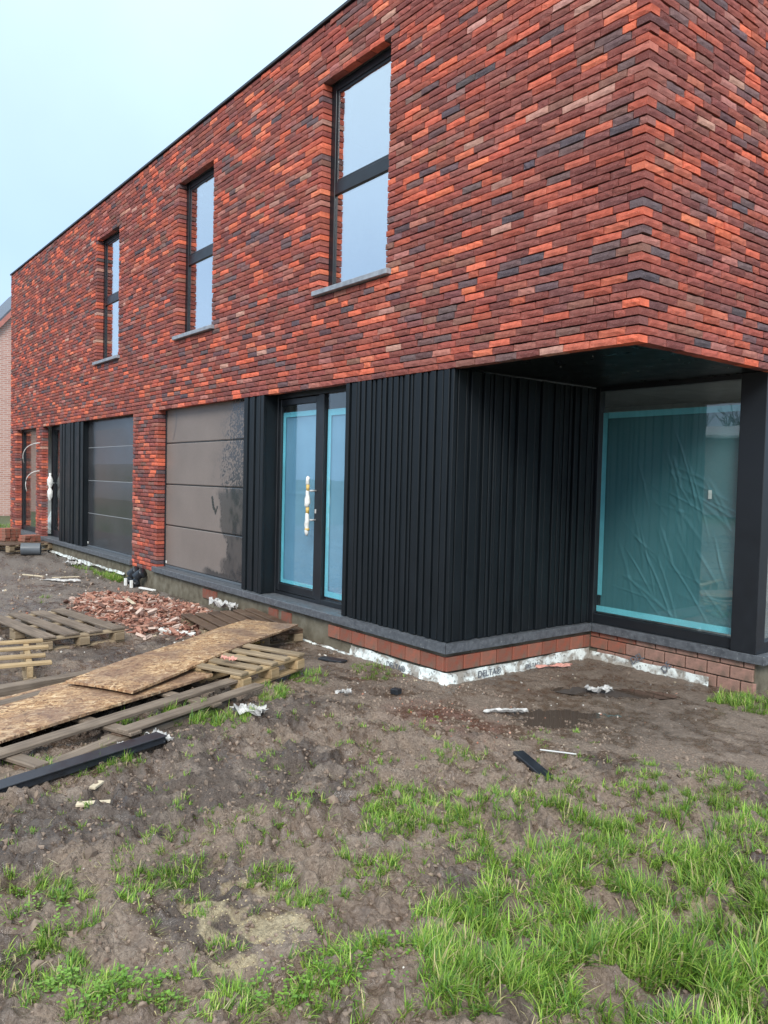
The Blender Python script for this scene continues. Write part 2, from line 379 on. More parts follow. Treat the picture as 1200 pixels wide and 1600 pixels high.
def gcol(x, y, z):
    n1 = fbm(x / .5, y / .5, 4, 31); n2 = fbm(x / .12, y / .12, 3, 37)
    c = np.zeros((len(x), 3)) + np.array((.27, .205, .155))
    c = mixc(c, np.array((.125, .095, .075)), smooth((n1 - .44) / .2)); c = mixc(c, np.array((.32, .26, .21)), smooth((n2 - .56) / .16) * .55)
    c = mixc(c, np.array((.25, .188, .142)), (1 - smooth((rough_w(x, y) - .25) / .35)) * .7)
    red = np.exp(-(((x - .75) / .5) ** 2 + ((y + .62) / .28) ** 2)); c = mixc(c, np.array((.22, .10, .07)), np.clip(red * 1.1 * smooth((n2 - .4) / .25), 0, .75))
    grey = smooth((-x - 3.0) / 2.5); c = mixc(c, np.array((.22, .19, .165)), grey * .7)
    sw = np.zeros(len(x))
    for sx, sy, ra, rb in SAW:
        u = (x - sx) * .6 + (y - sy) * .8; v = -(x - sx) * .8 + (y - sy) * .6
        sw = np.maximum(sw, np.exp(-((u / ra) ** 2 + (v / rb) ** 2)))
    n3 = fbm(x / .03, y / .03, 3, 61); c = mixc(c, np.array((.52, .44, .27)), smooth((sw * (.35 + 1.3 * n2) * (.4 + 1.2 * n3) * (.3 + 1.4 * vnoise(x / .07, y / .07, 63)) - .40) / .12) * .7)
    d = np.hypot(x - 3, y + 2)
    lawn = np.maximum(smooth((-x - 15.5) / 1.5), smooth((d - 22) / 8)); lawn = np.maximum(lawn, smooth((x - 8) / 4) * .8)
    c = mixc(c, np.array((.075, .115, .03)), lawn * (.6 + .4 * n2))
    c = c * (1 + .10 * (1 - lawn))[:, None]
    n4 = fbm(x / .23 + 7, y / .16, 4, 77); wet = np.clip(.25 + .95 * smooth((n4 - .45) / .07), 0, 1) * (1 - lawn)
    for px, py, ra, rb, dep, an in PUD: wet = np.maximum(wet, np.exp(-(((x - px) / ra / 1.6) ** 2 + ((y - py) / rb / 2.2) ** 2)))
    return np.column_stack([c, wet])
def build_ground():
    cx, cy = 4.6, -4.3
    r = np.concatenate([np.linspace(.05, 1.4, 12)[:-1], np.exp(np.linspace(math.log(1.4), math.log(13), 560))[:-1], np.exp(np.linspace(math.log(13), math.log(900), 110))])
    a0, a1 = math.radians(100), math.radians(188)
    th = np.concatenate([np.linspace(a0, a1, 470)[:-1], np.linspace(a1, a0 + 2 * math.pi, 110)[:-1]])
    R, T = np.meshgrid(r, th, indexing='ij'); x = (cx + R * np.cos(T)).ravel(); y = (cy + R * np.sin(T)).ravel()
    z = gh(x, y); nr, na = R.shape
    i = np.arange(nr - 1)[:, None]; j = np.arange(na)[None, :]; j2 = (j + 1) % na
    q = np.stack([i * na + j, (i + 1) * na + j, (i + 1) * na + j2, i * na + j2], -1).reshape(-1, 4)
    z0 = float(gh(np.array([cx]), np.array([cy]))[0]); c = gcol(x, y, z)
    v = np.column_stack([x, y, z]); v = np.vstack([v, [[cx, cy, z0]]]); c = np.vstack([c, c[:1]])
    tri = np.column_stack([np.full(na, len(v) - 1), np.arange(na), (np.arange(na) + 1) % na])
    me = npmesh('muddy_ground', v, q, tri, c); me.polygons.foreach_set('use_smooth', np.ones(len(me.polygons), bool))
    o = obj('muddy_ground', me, M['mud']); o['kind'] = 'structure'
build_ground()
for i, (px, py, ra, rb, dep, an) in enumerate(PUD):
    zc = float(np.median(gh(px + np.linspace(-.06, .06, 9), py + np.linspace(-.04, .04, 9)))); m = MB(); n = 40; pts = []
    for k in range(n):
        w = 2 * math.pi * k / n; u, v = ra * 1.25 * math.cos(w), rb * 1.3 * math.sin(w)
        pts.append((u * math.cos(an) - v * math.sin(an), u * math.sin(an) + v * math.cos(an), 0))
    m.add([(0, 0, 0)] + pts, [(0, 1 + k, 1 + (k + 1) % n) for k in range(n)])
    o = obj('puddle', m, M['water'], loc=(px, py, zc + (.010, .014, .010, .014, .006, .007)[i])); o['kind'] = 'structure'

# ------------------------------------------------------------------ the house
X0, X1 = -15.06, 1.715           # ends of the brick facade
ZL, CH, NC = 2.25, .0568, 63     # lintel height, course height, number of courses above it
ZT = ZL + CH * NC
HB, BL, JT = .0468, .211, .0062
WIN = [(-8.92, -7.86), (-5.53, -4.47), (-2.015, -.925)]
KW0, KW1 = 17, 53
YD = 1.93                        # depth of the corner recess
PIERS = [(-15.06, -14.47), (-12.80, -12.30), (-7.157, -6.17)]
house = empty('brick_house', (0, 0, 0))
tag(house, 'new red brick house with black ribbed cladding, flat roof and recessed glazed corner', 'house')

BRICKS = []   # face, u0, u1, z0, n offset, depth, corner flag
PAL = [(lin(140, 78, 70), 28), (lin(158, 86, 75), 21), (lin(126, 72, 67), 12), (lin(184, 92, 72), 12), (lin(222, 110, 82), 8), (lin(232, 124, 92), 4), (lin(108, 89, 90), 9), (lin(90, 79, 84), 4.5), (lin(172, 114, 103), 6), (lin(138, 97, 85), 6), (lin(194, 147, 131), 1.2)]
PC = np.array([p[0] for p in PAL]); PC = PC * np.array((1.02, 1.05, 1.05)) * np.where(PC[:, :1] > .5, 1.0, 1.0); PW = np.array([p[1] for p in PAL], float); PW /= PW.sum()
def span(face, a, b, k, jl, jr, first=None, last=None):
    """one course of bricks between a and b; jl / jr: depth where an end shows in a reveal"""
    z0 = ZL + k * CH; pos = a; out = []
    choices = [BL, .155, .10] if first is None else [first]
    Ls = [random.choice(choices)]
    while True:
        used = sum(Ls) + JT * len(Ls)
        rem = (b - a) - used
        if rem <= .03: break
        if rem < BL + .06:
            if rem > .25: Ls += [rem * .5 - JT * .5, rem * .5 - JT * .5]
            else: Ls.append(rem)
            break
        Ls.append(BL * random.uniform(.975, 1.02) if random.random() < .9 else random.choice((.10, .155)))
    tot = sum(Ls) + JT * (len(Ls) - 1); s = ((b - a) - JT * (len(Ls) - 1)) / sum(Ls)
    for i, L in enumerate(Ls):
        l = L * s; d = .088
        if i == 0 and jl: d = jl
        if i == len(Ls) - 1 and jr: d = jr
        out.append((face, pos, pos + l, z0, d)); pos += l + JT
    BRICKS.extend(out)
for k in range(NC):
    spans = [[X0, X1, 0, .0]]
    end = X1 if k % 2 == 0 else X1 - .10 - JT
    cuts = []
    for a, b in WIN:
        if KW0 <= k < KW1: cuts.append((a, b))
        elif k == 16: cuts.append((a - .075, b + .075))
    edges = [X0]; 
    for a, b in cuts: edges += [a, b]
    edges.append(end)
    for i in range(0, len(edges), 2):
        jl = .112 if i > 0 else .1; jr = .112 if i + 2 < len(edges) else .1
        span('F', edges[i], edges[i + 1], k, jl, jr, first=(BL if (k + i) % 2 else .10) if i > 0 else None)
    span('R', 0 if k % 2 else .10 + JT, 8.0, k, .1, .1, first=BL)
for k in range(-41, 0):
    for j, (a, b) in enumerate(PIERS):
        span('F', a, b, k, .115, .115, first=BL if k % 2 else .10)

T_U = np.tile([0, .25, .5, .75, 1], 3); T_W = np.repeat([0, .5, 1], 5)
RING = [0, 1, 2, 3, 4, 9, 14, 13, 12, 11, 10, 5]
T_Q = [(r * 5 + c, r * 5 + c + 1, r * 5 + c + 6, r * 5 + c + 5) for r in range(2) for c in range(4)]
T_Q += [(RING[(i + 1) % 12], RING[i], 15 + i, 15 + (i + 1) % 12) for i in range(12)]
T_Q = np.array(T_Q)
def brick_verts(L, H, D, rng, n):
    """n bricks (arrays L, D) in local axes u, outward, w -> (n, 27, 3)"""
    L = np.asarray(L)[:, None]; D = np.asarray(D)[:, None]
    u = T_U[None] * L + rng.normal(0, .0013, (n, 15)); w = T_W[None] * H + rng.normal(0, .0012, (n, 15))
    edge = np.ones(15, bool); edge[[6, 7, 8]] = False
    o = np.where(edge[None], -.0035 + rng.normal(0, .0012, (n, 15)), rng.normal(0.0005, .0012, (n, 15)))
    o += rng.normal(0, .0022, (n, 1)) + (T_U[None] - .5) * rng.normal(0, .0025, (n, 1)) + (T_W[None] - .5) * rng.normal(0, .0015, (n, 1))
    f = np.stack([u, o, w], -1)
    bk = f[:, RING].copy(); bk[..., 1] = -D
    return np.concatenate([f, bk], 1)
def place(face, v, u0, z0):
    if face == 'F': return np.stack([v[..., 0] + u0, -v[..., 1], v[..., 2] + z0], -1)
    return np.stack([X1 + v[..., 1], v[..., 0] + u0, v[..., 2] + z0], -1)
def to_px(p):
    cp, sp, cy, sy = math.cos(PITCH), math.sin(PITCH), math.cos(YAW), math.sin(YAW)
    fwd = np.array((-sy * cp, cy * cp, -sp)); right = np.array((cy, sy, 0.)); up = np.cross(right, fwd)
    q = np.asarray(p) - np.array(CAM); d = q @ fwd
    return q @ right / d * 1219 + 600, 800 - q @ up / d * 1219, d
def brick_area(b):   # apparent size of a brick seen from the photographer's place (which 300 show largest)
    f, u0, u1, z0, d = b; um, zm = (u0 + u1) / 2, z0 + HB / 2
    p = np.array((um, 0, zm)) if f == 'F' else np.array((X1, um, zm)); e = np.array((u1 - u0, 0, 0)) if f == 'F' else np.array((0, u1 - u0, 0))
    x, y, dd = to_px(p)
    if not (8 < x < 1192 and 8 < y < 1592): return 0
    xa, ya, _ = to_px(p - e / 2); xb, yb, _ = to_px(p + e / 2)
    return abs(xb - xa) * HB / dd
areas = np.array([brick_area(b) for b in BRICKS]); order = np.argsort(-areas); single = set(order[:300].tolist())
def colours(n, rng):
    t = rng.beta(1.1, 4.5, (n, 1)); c = (PC[rng.choice(len(PC), n, p=PW)] * (1 - t) + PC[rng.choice(len(PC), n, p=PW)] * t) * rng.uniform(.84, 1.16, (n, 1)) * rng.uniform(.95, 1.05, (n, 3)); return np.minimum(c, .8)
walls = {}
# backing walls (mortar) with the openings left free
def backing():
    m = MB(); y0, y1 = .020, .088
    xs = [X0 + .02] + [v for w in WIN for v in w] + [X1 - .02]
    za, zb = ZL + .012, ZT - .005
    zw0, zw1 = ZL + 16 * CH - .003, ZL + KW1 * CH + .004
    for i in range(0, 8, 2): m.box(xs[i] + (.02 if i else 0), xs[i + 1] - (.02 if i < 6 else 0), y0, y1, za, zb)
    for a, b in WIN: m.box(a + .018, b - .018, y0 + .001, y1 - .001, za + .001, zw0); m.box(a + .018, b - .018, y0 + .001, y1 - .001, zw1, zb - .001)
    for a, b in PIERS: m.box(a + .02, b - .02, y0, y1, ZL - 41 * CH + .01, za)
    walls['F'] = obj('front_wall', m, M['core'], house)
    m = MB(); m.box(X1 - .086, X1 - .020, .022, 8.0, ZL + .012, zb); walls['R'] = obj('side_wall', m, M['core'], house)
backing()
def build_bricks():
    rng = np.random.default_rng(3)
    for face in 'FR':
        ids = [i for i, b in enumerate(BRICKS) if b[0] == face and i not in single]
        L = np.array([BRICKS[i][2] - BRICKS[i][1] for i in ids]); D = np.array([BRICKS[i][4] for i in ids]); n = len(ids)
        v = brick_verts(L, HB, D, rng, n)
        u0 = np.array([BRICKS[i][1] for i in ids])[:, None]; z0 = np.array([BRICKS[i][3] for i in ids])[:, None] + rng.normal(0, .0009, (n, 1))
        V = place(face, v, u0, z0); c = np.repeat(colours(n, rng), 27, 0)
        q = (T_Q[None] + np.arange(n)[:, None, None] * 27).reshape(-1, 4)
        if face == 'F': q = q[:, ::-1]
        me = npmesh('brick_courses', V.reshape(-1, 3), q, None, c)
        obj('brick_courses', me, M['brick'], walls[face], kind='stuff')
    # the bricks that show largest, one object each, sharing a few meshes
    var = {}
    for i in sorted(single):
        f, u0, u1, z0, d = BRICKS[i]; L = u1 - u0
        cls = .21 if L > .18 else (.155 if L > .125 else .10); ci = int(rng.choice(len(PC), p=PW)); key = (f, cls, round(d, 3), ci, int(rng.integers(4)))
        if key not in var:
            v = brick_verts([cls], HB, [d], rng, 1); V = place(f, v, 0, 0)
            if f == 'R': V[..., 0] -= X1
            tt = rng.beta(1.2, 3); col = np.repeat(((PC[ci] * (1 - tt) + PC[rng.choice(len(PC), p=PW)] * tt) * rng.uniform(.86, 1.14))[None], 27, 0)
            me = npmesh('brick', V.reshape(-1, 3), T_Q if f == 'R' else T_Q[:, ::-1], None, np.minimum(col, .8)); me.materials.append(M['brick']); var[key] = me
        o = obj('brick', var[key], None, walls[f])
        dz = float(rng.normal(0, .0009)); j = float(rng.normal(0, .002))
        if f == 'F': o.location = (u0, j, z0 + dz); o.scale = (L / cls, 1, 1)
        else: o.location = (X1 + j, u0, z0 + dz); o.scale = (1, L / cls, 1)
build_bricks()
m = MB(); m.box(X0 - .02, X1 + .02, -.022, .2, ZT + .002, ZT + .035, .004); m.box(X1 - .2, X1 + .02, .202, 8.0, ZT + .002, ZT + .035, .004)
obj('roof_edge', m, M['metal_edge'], house)
m = MB(); m.box(X0 + .02, X1 - .21, .21, 8.0, ZT - .25, ZT - .18); obj('flat_roof', m, M['screed'], house)

# inside: floors, ceilings, plastered walls
m = MB(); m.box(X0 + .1, -.06, .42, 8, -.32, -.02); m.box(-.06, 1.56, 2.05, 8, -.32, -.02); obj('ground_floor', m, M['screed'], house)
m = MB(); m.box(X0 + .1, X1 - .11, .36, 8, 2.42, 2.85); obj('upper_floor', m, M['screed'], house)
m = MB(); m.box(X0 + .1, X1 - .11, .36, 8, 5.35, 5.40); obj('ceiling', m, M['plaster'], house)
m = MB(); m.box(X0 + .1, X1 - .11, 5.0, 5.1, -.02, 2.42); m.box(X0 + .1, X1 - .11, 3.6, 3.7, 2.85, 5.35)
for x in (-13.3 + .5, -6.9, -3.3): m.box(x - .06, x + .06, .42, 5.0, -.02, 2.42)
for x in (-9.6, -6.4, -3.2, .1): m.box(x - .06, x + .06, .36, 3.6, 2.85, 5.35)
m.box(X0 + .1, X0 + .2, .2, 8, -.02, 5.35); m.box(X0 + .2, X1 - .11, 7.9, 8.0, -.02, 5.35); m.box(X1 - .2, X1 - .11, .37, 8, 2.86, 5.34)
obj('interior_wall', m, M['plaster'], house)
# inner leaf behind the brickwork, open at the windows
m = MB()
xs = [X0 + .1] + [v for w in WIN for v in (w[0] - .02, w[1] + .02)] + [X1 - .12]
for i in range(0, 8, 2): m.box(xs[i], xs[i + 1], .2, .355, 2.45, 5.45)
for a, b in WIN: m.box(a - .02, b + .02, .2, .355, 2.45, 3.19); m.box(a - .02, b + .02, .2, .355, 5.28, 5.45)
obj('inner_leaf', m, M['plaster'], house)

def pane_part(name, x0, x1, y, z0, z1, mat, parent, t=.006):
    m = MB(); m.box(x0, x1, y, y + t, z0, z1); return obj(name, m, mat, parent)
for a, b in WIN:
    z0, z1 = ZL + KW0 * CH - .004, ZL + KW1 * CH + .006
    y = .114; m = MB(); fw = .075
    m.box(a - .02, a + fw, y, y + .07, z0, z1, .004); m.box(b - fw, b + .02, y, y + .07, z0, z1, .004)
    m.box(a + fw, b - fw, y + .002, y + .068, z1 - fw, z1, .004); m.box(a + fw, b - fw, y + .002, y + .068, z0, z0 + .055, .004)
    m.box(a + fw, b - fw, y + .001, y + .069, 4.165, 4.285, .004)
    w = obj('window', m, M['frame'], house)
    m = MB(); s = .03   # opening sash above the transom
    m.box(a + fw, a + fw + s, y + .012, y + .06, 4.285, z1 - fw, .003); m.box(b - fw - s, b - fw, y + .012, y + .06, 4.285, z1 - fw, .003)
    m.box(a + fw + s, b - fw - s, y + .013, y + .059, 4.286, 4.286 + s, .003); m.box(a + fw + s, b - fw - s, y + .013, y + .059, z1 - fw - s, z1 - fw - .001, .003)
    obj('sash', m, M['frame'], w)
    pane_part('pane', a + fw - .01, b - fw + .01, y + .020, 4.275, z1 - fw + .01, M['glass_coat'], w)
    pane_part('pane', a + fw - .01, b - fw + .01, y + .022, z0 + .045, 4.175, M['glass_coat'], w)
    m = MB(); m.box(a - .07, b + .07, -.048, .20, z0 - .052, z0 - .003, .004); obj('window_sill', m, M['stone_light'], w)

# stone sills along the foot of the facade, one object per stone
def sill_run(parts, parent):
    for (x0, x1, y0, y1) in parts:
        m = MB(); m.box(x0 + .0012, x1 - .0012, y0, y1, -.074, 0, .004); obj('stone_sill', m, M['stone'], parent)
plinth = empty('plinth', parent=house)
sill_run([(-14.55, -12.72, -.045, .3), (-12.36, -10.6, -.045, .3), (-10.6, -8.85, -.045, .3), (-8.85, -7.12, -.045, .3), (-6.24, -4.75, -.045, .3), (-4.75, -3.42, -.045, .3), (-3.42, -1.62, -.045, .3)], plinth)
m = MB(); m.add([(-1.619, -.045, z) for z in (-.074, 0)] + [(.045, -.045, z) for z in (-.074, 0)] + [(-.02, .02, z) for z in (-.074, 0)] + [(-.02, .3, z) for z in (-.074, 0)] + [(-1.619, .3, z) for z in (-.074, 0)],
    [(0, 2, 3, 1), (2, 4, 5, 3), (4, 6, 7, 5), (6, 8, 9, 7), (8, 0, 1, 9), (1, 3, 5, 7, 9), (0, 8, 6, 4, 2)]); obj('stone_sill', m, M['stone'], plinth)
m = MB(); m.add([(.047, -.043, z) for z in (-.074, 0)] + [(.047, .9, z) for z in (-.074, 0)] + [(-.1, .9, z) for z in (-.074, 0)] + [(-.1, .104, z) for z in (-.074, 0)],
    [(0, 2, 3, 1), (2, 4, 5, 3), (4, 6, 7, 5), (6, 0, 1, 7), (1, 3, 5, 7), (0, 6, 4, 2)]); obj('stone_sill', m, M['stone'], plinth)
m = MB(); m.box(-.1, .047, .9024, 1.85, -.074, 0, .003); obj('stone_sill', m, M['stone'], plinth)
m = MB(); m.box(.049, 1.71, 1.845, 2.1, -.075, -.001, .004); obj('stone_sill', m, M['stone'], plinth)
m = MB(); m.box(1.60, 1.712, 2.102, 4.2, -.075, -.001, .004); obj('stone_sill', m, M['stone'], plinth)

# plinth masonry under the sill: large red blocks, one object each, cement smeared towards the garages
m = MB(); m.box(-15.0, -.022, .012, .3, -.6, -.076); m.box(-.3, -.013, .3, 2.1, -.6, -.077); m.box(-.012, 1.62, 1.900, 2.2, -.6, -.078); m.box(1.5, 1.62, 2.2, 6, -.6, -.079)
obj('plinth_core', m, M['cement'], plinth)
PB = {}
def pblock(L, H, ci, d):
    key = (round(L, 3), round(H, 3), ci)
    if key not in PB:
        b = MB(); b.box(0, L, -.012, .03, 0, H, .004); me = b.mesh('plinth_brick'); me.materials.append(M['plinth'])
        a = me.color_attributes.new('col', 'FLOAT_COLOR', 'POINT'); c = [(.30, .088, .055), (.25, .08, .052), (.33, .115, .075), (.37, .21, .165)][ci]
        for q in a.data: q.color = (*c, 1)
        PB[key] = me
    return PB[key]
x = -.012
for i in range(9):      # front, towards the left
    L = .086 if i == 0 else .188; x -= L
    obj('plinth_brick', pblock(L, .118, i % 3, 0), None, plinth, loc=(x, -.002 + random.uniform(-.002, .002), -.232)); x -= .012
for xx in (-2.9, -4.4, -2.62, -4.6): obj('plinth_brick', pblock(.188, .118, 1, 0), None, plinth, loc=(xx, .004, -.235))
y = .0
for i in range(10):     # return wall
    L = .09 if i == 9 else .186
    o = obj('plinth_brick', pblock(L, .118, (i * 2 + 1) % 3, 0), None, plinth, loc=(.006, y, -.232), rot=(0, 0, math.pi / 2)); y += L + .012
    if y > 1.88: break
x = .02
for i in range(9):      # under the big window: two courses
    L = min(.19, 1.62 - x)
    if L > .03: obj('plinth_brick', pblock(round(L, 2), .098, 2 if i < 2 else 3, 0), None, plinth, loc=(x, 1.888, -.232 + .0))
    x += .20
x = .02
for i in range(9):
    L = .09 if i == 0 else min(.19, 1.62 - x)
    if L > .03: obj('plinth_brick', pblock(round(L, 2), .045, 0 if i < 3 else 3, 0), None, plinth, loc=(x, 1.889, -.124))
    x += L + .012
x = .10
for i in range(8):
    L = min(.19, 1.62 - x)
    if L > .03: obj('plinth_brick', pblock(round(L, 2), .095, 3, 0), None, plinth, loc=(x, 1.8885, -.338))
    x += .202
# white damp proof membrane, crumpled, with its print
def membrane(path, z0, z1, off, seed):
    pts = []; 
    for (p, q) in zip(path[:-1], path[1:]):
        n = max(2, int(math.dist(p, q) / .02)); pts += [(p[0] + (q[0] - p[0]) * i / n, p[1] + (q[1] - p[1]) * i / n) for i in range(n)]
    pts.append(path[-1]); s = np.concatenate([[0], np.cumsum([math.dist(a, b) for a, b in zip(pts[:-1], pts[1:])])])
    P = np.array(pts); T = np.gradient(P, axis=0); T /= np.linalg.norm(T, axis=1)[:, None]; Nn = np.column_stack([T[:, 1], -T[:, 0]])
    rows = 7; V = []
    for j in range(rows):
        t = j / (rows - 1)
        wob = (fbm(s / .12, np.full_like(s, j * .8), 3, seed) - .5) * .022
        top = z1 + (fbm(s / .3, s * 0, 3, seed + 3) - .5) * .03; bot = z0 + (np.floor(fbm(s / .5, s * 0 + 9, 2, seed + 5) * 5) / 5 - .5) * .06
        zz = bot + (top - bot) * t; o = off + wob + .02 * (1 - t) ** 2
        V.append(np.column_stack([P + Nn * o[:, None], zz]))
    V = np.concatenate(V); n = len(pts)
    q = [(j * n + i, j * n + i + 1, (j + 1) * n + i + 1, (j + 1) * n + i) for j in range(rows - 1) for i in range(n - 1)]
    me = npmesh('damp_proof_membrane', V, q); me.polygons.foreach_set('use_smooth', np.ones(len(q), bool)); return me
memb = obj('damp_proof_membrane', membrane([(-1.30, -.012), (.006, -.012), (.006, 1.862)], -.345, -.240, .012, 5), M['membrane'], house)
obj('damp_proof_membrane', membrane([(.03, 1.866), (1.25, 1.866)], -.37, -.262, .01, 15), M['membrane'], house)
obj('damp_proof_membrane', membrane([(-12.2, -.01), (-7.4, -.01)], -.262, -.222, .012, 25), M['membrane'], house)
obj('damp_proof_membrane', membrane([(-2.1, -.02), (-1.25, -.03)], -.345, -.315, .03, 35), M['membrane'], house)
def lettering(txt, size, loc, rot, parent, bold=.004):
    cu = bpy.data.curves.new('lettering', 'FONT'); cu.body = txt; cu.size = size; cu.extrude = .0006; cu.offset = bold * .3
    o = bpy.data.objects.new('lettering', cu); COL.objects.link(o); bpy.context.view_layer.update()
    dg = bpy.context.evaluated_depsgraph_get(); me = bpy.data.meshes.new_from_object(o.evaluated_get(dg)); bpy.data.objects.remove(o)
    me.materials.clear(); me.materials.append(M['ink']); return obj('printed_lettering', me, None, parent, loc=loc, rot=rot)
R90 = math.pi / 2
lettering('DELTA\u00ae', .075, (.044, .335, -.315), (R90, 0, R90), memb)
lettering('DELTA\u00ae', .05, (.044, .93, -.315), (R90, 0, R90), memb)
lettering('DELTA\u00ae', .07, (-.72, -.047, -.325), (R90, 0, 0), memb)
lettering('DEL', .085, (.52, 1.838, -.30), (R90, -.6, 0), memb)
lettering('DE', .085, (.85, 1.838, -.315), (R90, -.9, 0), memb)

# black ribbed cladding: a back sheet and every slat on its own
SL = {}
def slat(w, d, h):
    key = (round(w, 3), round(d, 3), round(h, 2))
    if key not in SL:
        b = MB(); b.box(0, w, -d, 0, 0, h, .0035); me = b.mesh('slat'); me.materials.append(M['clad']); SL[key] = me
    return SL[key]
ZC0, ZC1 = .004, 2.247
def cladding(spec, sheet):
    c = obj('cladding', sheet, M['clad'], house)
    for (axis, pos, a, b, d) in spec:
        if axis == 'x': obj('slat', slat(b - a, d, ZC1 - ZC0), None, c, loc=(a, pos, ZC0))
        else: obj('slat', slat(b - a, d, ZC1 - ZC0), None, c, loc=(pos, a, ZC0), rot=(0, 0, R90))
    return c
FS = [(-1.51, -1.455, 24), (-1.425, -1.345, 16), (-1.322, -1.285, 26), (-1.255, -1.2, 26), (-1.185, -1.068, 16), (-1.028, -.93, 12), (-.915, -.882, 26), (-.858, -.805, 20), (-.79, -.675, 14), (-.618, -.525, 24), (-.51, -.488, 12), (-.475, -.402, 26), (-.385, -.288, 16), (-.275, -.22, 26), (-.205, -.135, 16), (-.118, -.004, 22)]
FS2 = []
for a, b, d in FS:   # wide profiles carry a groove and a narrow second rib
    if b - a > .09: FS2 += [(a, a + (b - a) * .56, d), (a + (b - a) * .56 + .014, b, max(6, d - 9))]
    else: FS2.append((a, b, d))
spec = [('x', .035, a, b, d * .001 + .006) for a, b, d in FS2]
y = -.006 + .025; i = 0; rr = random.Random(4)
while y < 1.86:
    w = rr.choice((.03, .045, .06, .085)); w = min(w, 1.885 - y)
    if w > .02: spec.append(('y', -.035, y, y + w, rr.choice((.012, .02, .03)) + .006))
    y += w + rr.choice((.012, .018, .03))
m = MB(); m.box(-1.515, -.0355, .0355, .22, ZC0, ZC1 - .001); m.box(-.2, -.0352, .22, 2.0, ZC0, ZC1 - .001); cladding(spec, m)
m = MB(); m.box(-3.57, -3.125, .0355, .26, ZC0, ZC1 - .001)
cladding([('x', .035, -3.575, -3.49, .03), ('x', .035, -3.462, -3.40, .018), ('x', .035, -3.378, -3.33, .03), ('x', .035, -3.305, -3.25, .018), ('x', .035, -3.228, -3.19, .03), ('x', .035, -3.172, -3.108, .032)], m)
m = MB(); m.box(-11.06, -9.71, .0355, .26, ZC0, ZC1 - .001); spec = []; x = -11.08; rr = random.Random(9)
while x < -9.75:
    w = rr.choice((.06, .09, .12, .15)); w = min(w, -9.69 - x); spec.append(('x', .035, x, x + w, rr.choice((.014, .024, .032)))); x += w + .028
cladding(spec, m)

# sectional garage doors, each panel a part
def garage(x0, x1, y, dirty):
    g = empty('garage_door', parent=house)
    m = MB(); m.box(x0 - .02, x0 + .035, y - .012, y + .05, .002, 2.40, .003); m.box(x1 - .035, x1 + .02, y - .012, y + .05, .002, 2.40, .003); m.box(x0 + .035, x1 - .035, y + .06, y + .09, 0.0, 2.42); obj('door_track', m, M['frame'], g)
    zs = [.028, .605, 1.19, 1.775, 2.36]
    for j in range(4):
        za, zb = zs[j] + .006, zs[j + 1] - .006; nx, nz = (260, 56) if dirty else (3, 3); X = np.linspace(x0 + .036, x1 - .036, nx); Z = np.linspace(za, zb, nz)
        XX, ZZ = np.meshgrid(X, Z); xx, zz = XX.ravel(), ZZ.ravel(); ed = np.minimum(zz - za, zb - zz); yy = y + np.where(ed < 1e-4, .007, 0) + .0
        q = [(r * nx + c, r * nx + c + 1, (r + 1) * nx + c + 1, (r + 1) * nx + c) for r in range(nz - 1) for c in range(nx - 1)]
        wet = np.zeros(len(xx))
        if dirty:
            n = fbm(xx / .16, zz / .22, 4, 3); n2 = fbm(xx / .016, zz / .018, 3, 8)
            edge = -4.36 + (n - .5) * .42 + .10 * np.sin(zz * 4)
            low = smooth((xx - edge + (n2 - .5) * .12) / .09) * smooth((1.22 - zz + (n - .5) * .3) / .08) * (.72 + .28 * smooth((n - .4) / .2))
            hi = smooth((xx + 4.62 + (n - .5) * .5 - .22 * (zz - 1.5)) / .5) * smooth((n2 - .52 + .14 * smooth((xx + 4.25) / .3)) / .05) * (zz > 1.15)
            wet = np.maximum(low, hi * .9)
            for (ax, az, bx, bz, r) in ((-4.63, 1.04, -4.60, .93, .034), (-4.60, .93, -4.53, .86, .028), (-4.53, .86, -4.48, .93, .022)):
                t = np.clip(((xx - ax) * (bx - ax) + (zz - az) * (bz - az)) / ((bx - ax) ** 2 + (bz - az) ** 2), 0, 1); dd = np.hypot(xx - ax - t * (bx - ax), zz - az - t * (bz - az))
                wet = np.maximum(wet, smooth((r + (n2 - .5) * .03 - dd) / .01))
            wet = np.maximum(wet, smooth((.16 + (n - .5) * .3 - zz) / .06) * smooth((xx + 5.0) / .3) * .85)
            wet = np.maximum(wet, .55 * np.exp(-((xx + 5.93 - .12 * np.sin(np.clip((zz - 1.8) * 5, 0, 3))) / .02) ** 2) * (zz > 1.82) * (zz < 2.3))
        yy = yy + .0
        me = npmesh('panel', np.column_stack([xx, yy, zz]), q, None, np.column_stack([wet, wet, wet]))
        obj('panel', me, M['garage_dew' if dirty else 'garage'], g)
        if j:
            m = MB(); m.box(x0 + .04, x1 - .04, y + .004, y + .03, zs[j] - .0055, zs[j] + .0055); obj('panel_joint', m, M['joint'] if not dirty else M['black'], g)
    m = MB(); m.box(x0 + .036, x1 - .036, y - .006, y + .05, .0005, .030, .003); obj('bottom_rail', m, M['pvc_grey'], g)
    m = MB(); m.box(x0 + .05, x0 + .085, y - .006, y, .05, .09, .002); obj('label_sticker', m, M['white_plastic'], g)
    return g
garage(-6.17, -3.35, .125, True)
garage(-9.75, -7.157, .125, False)

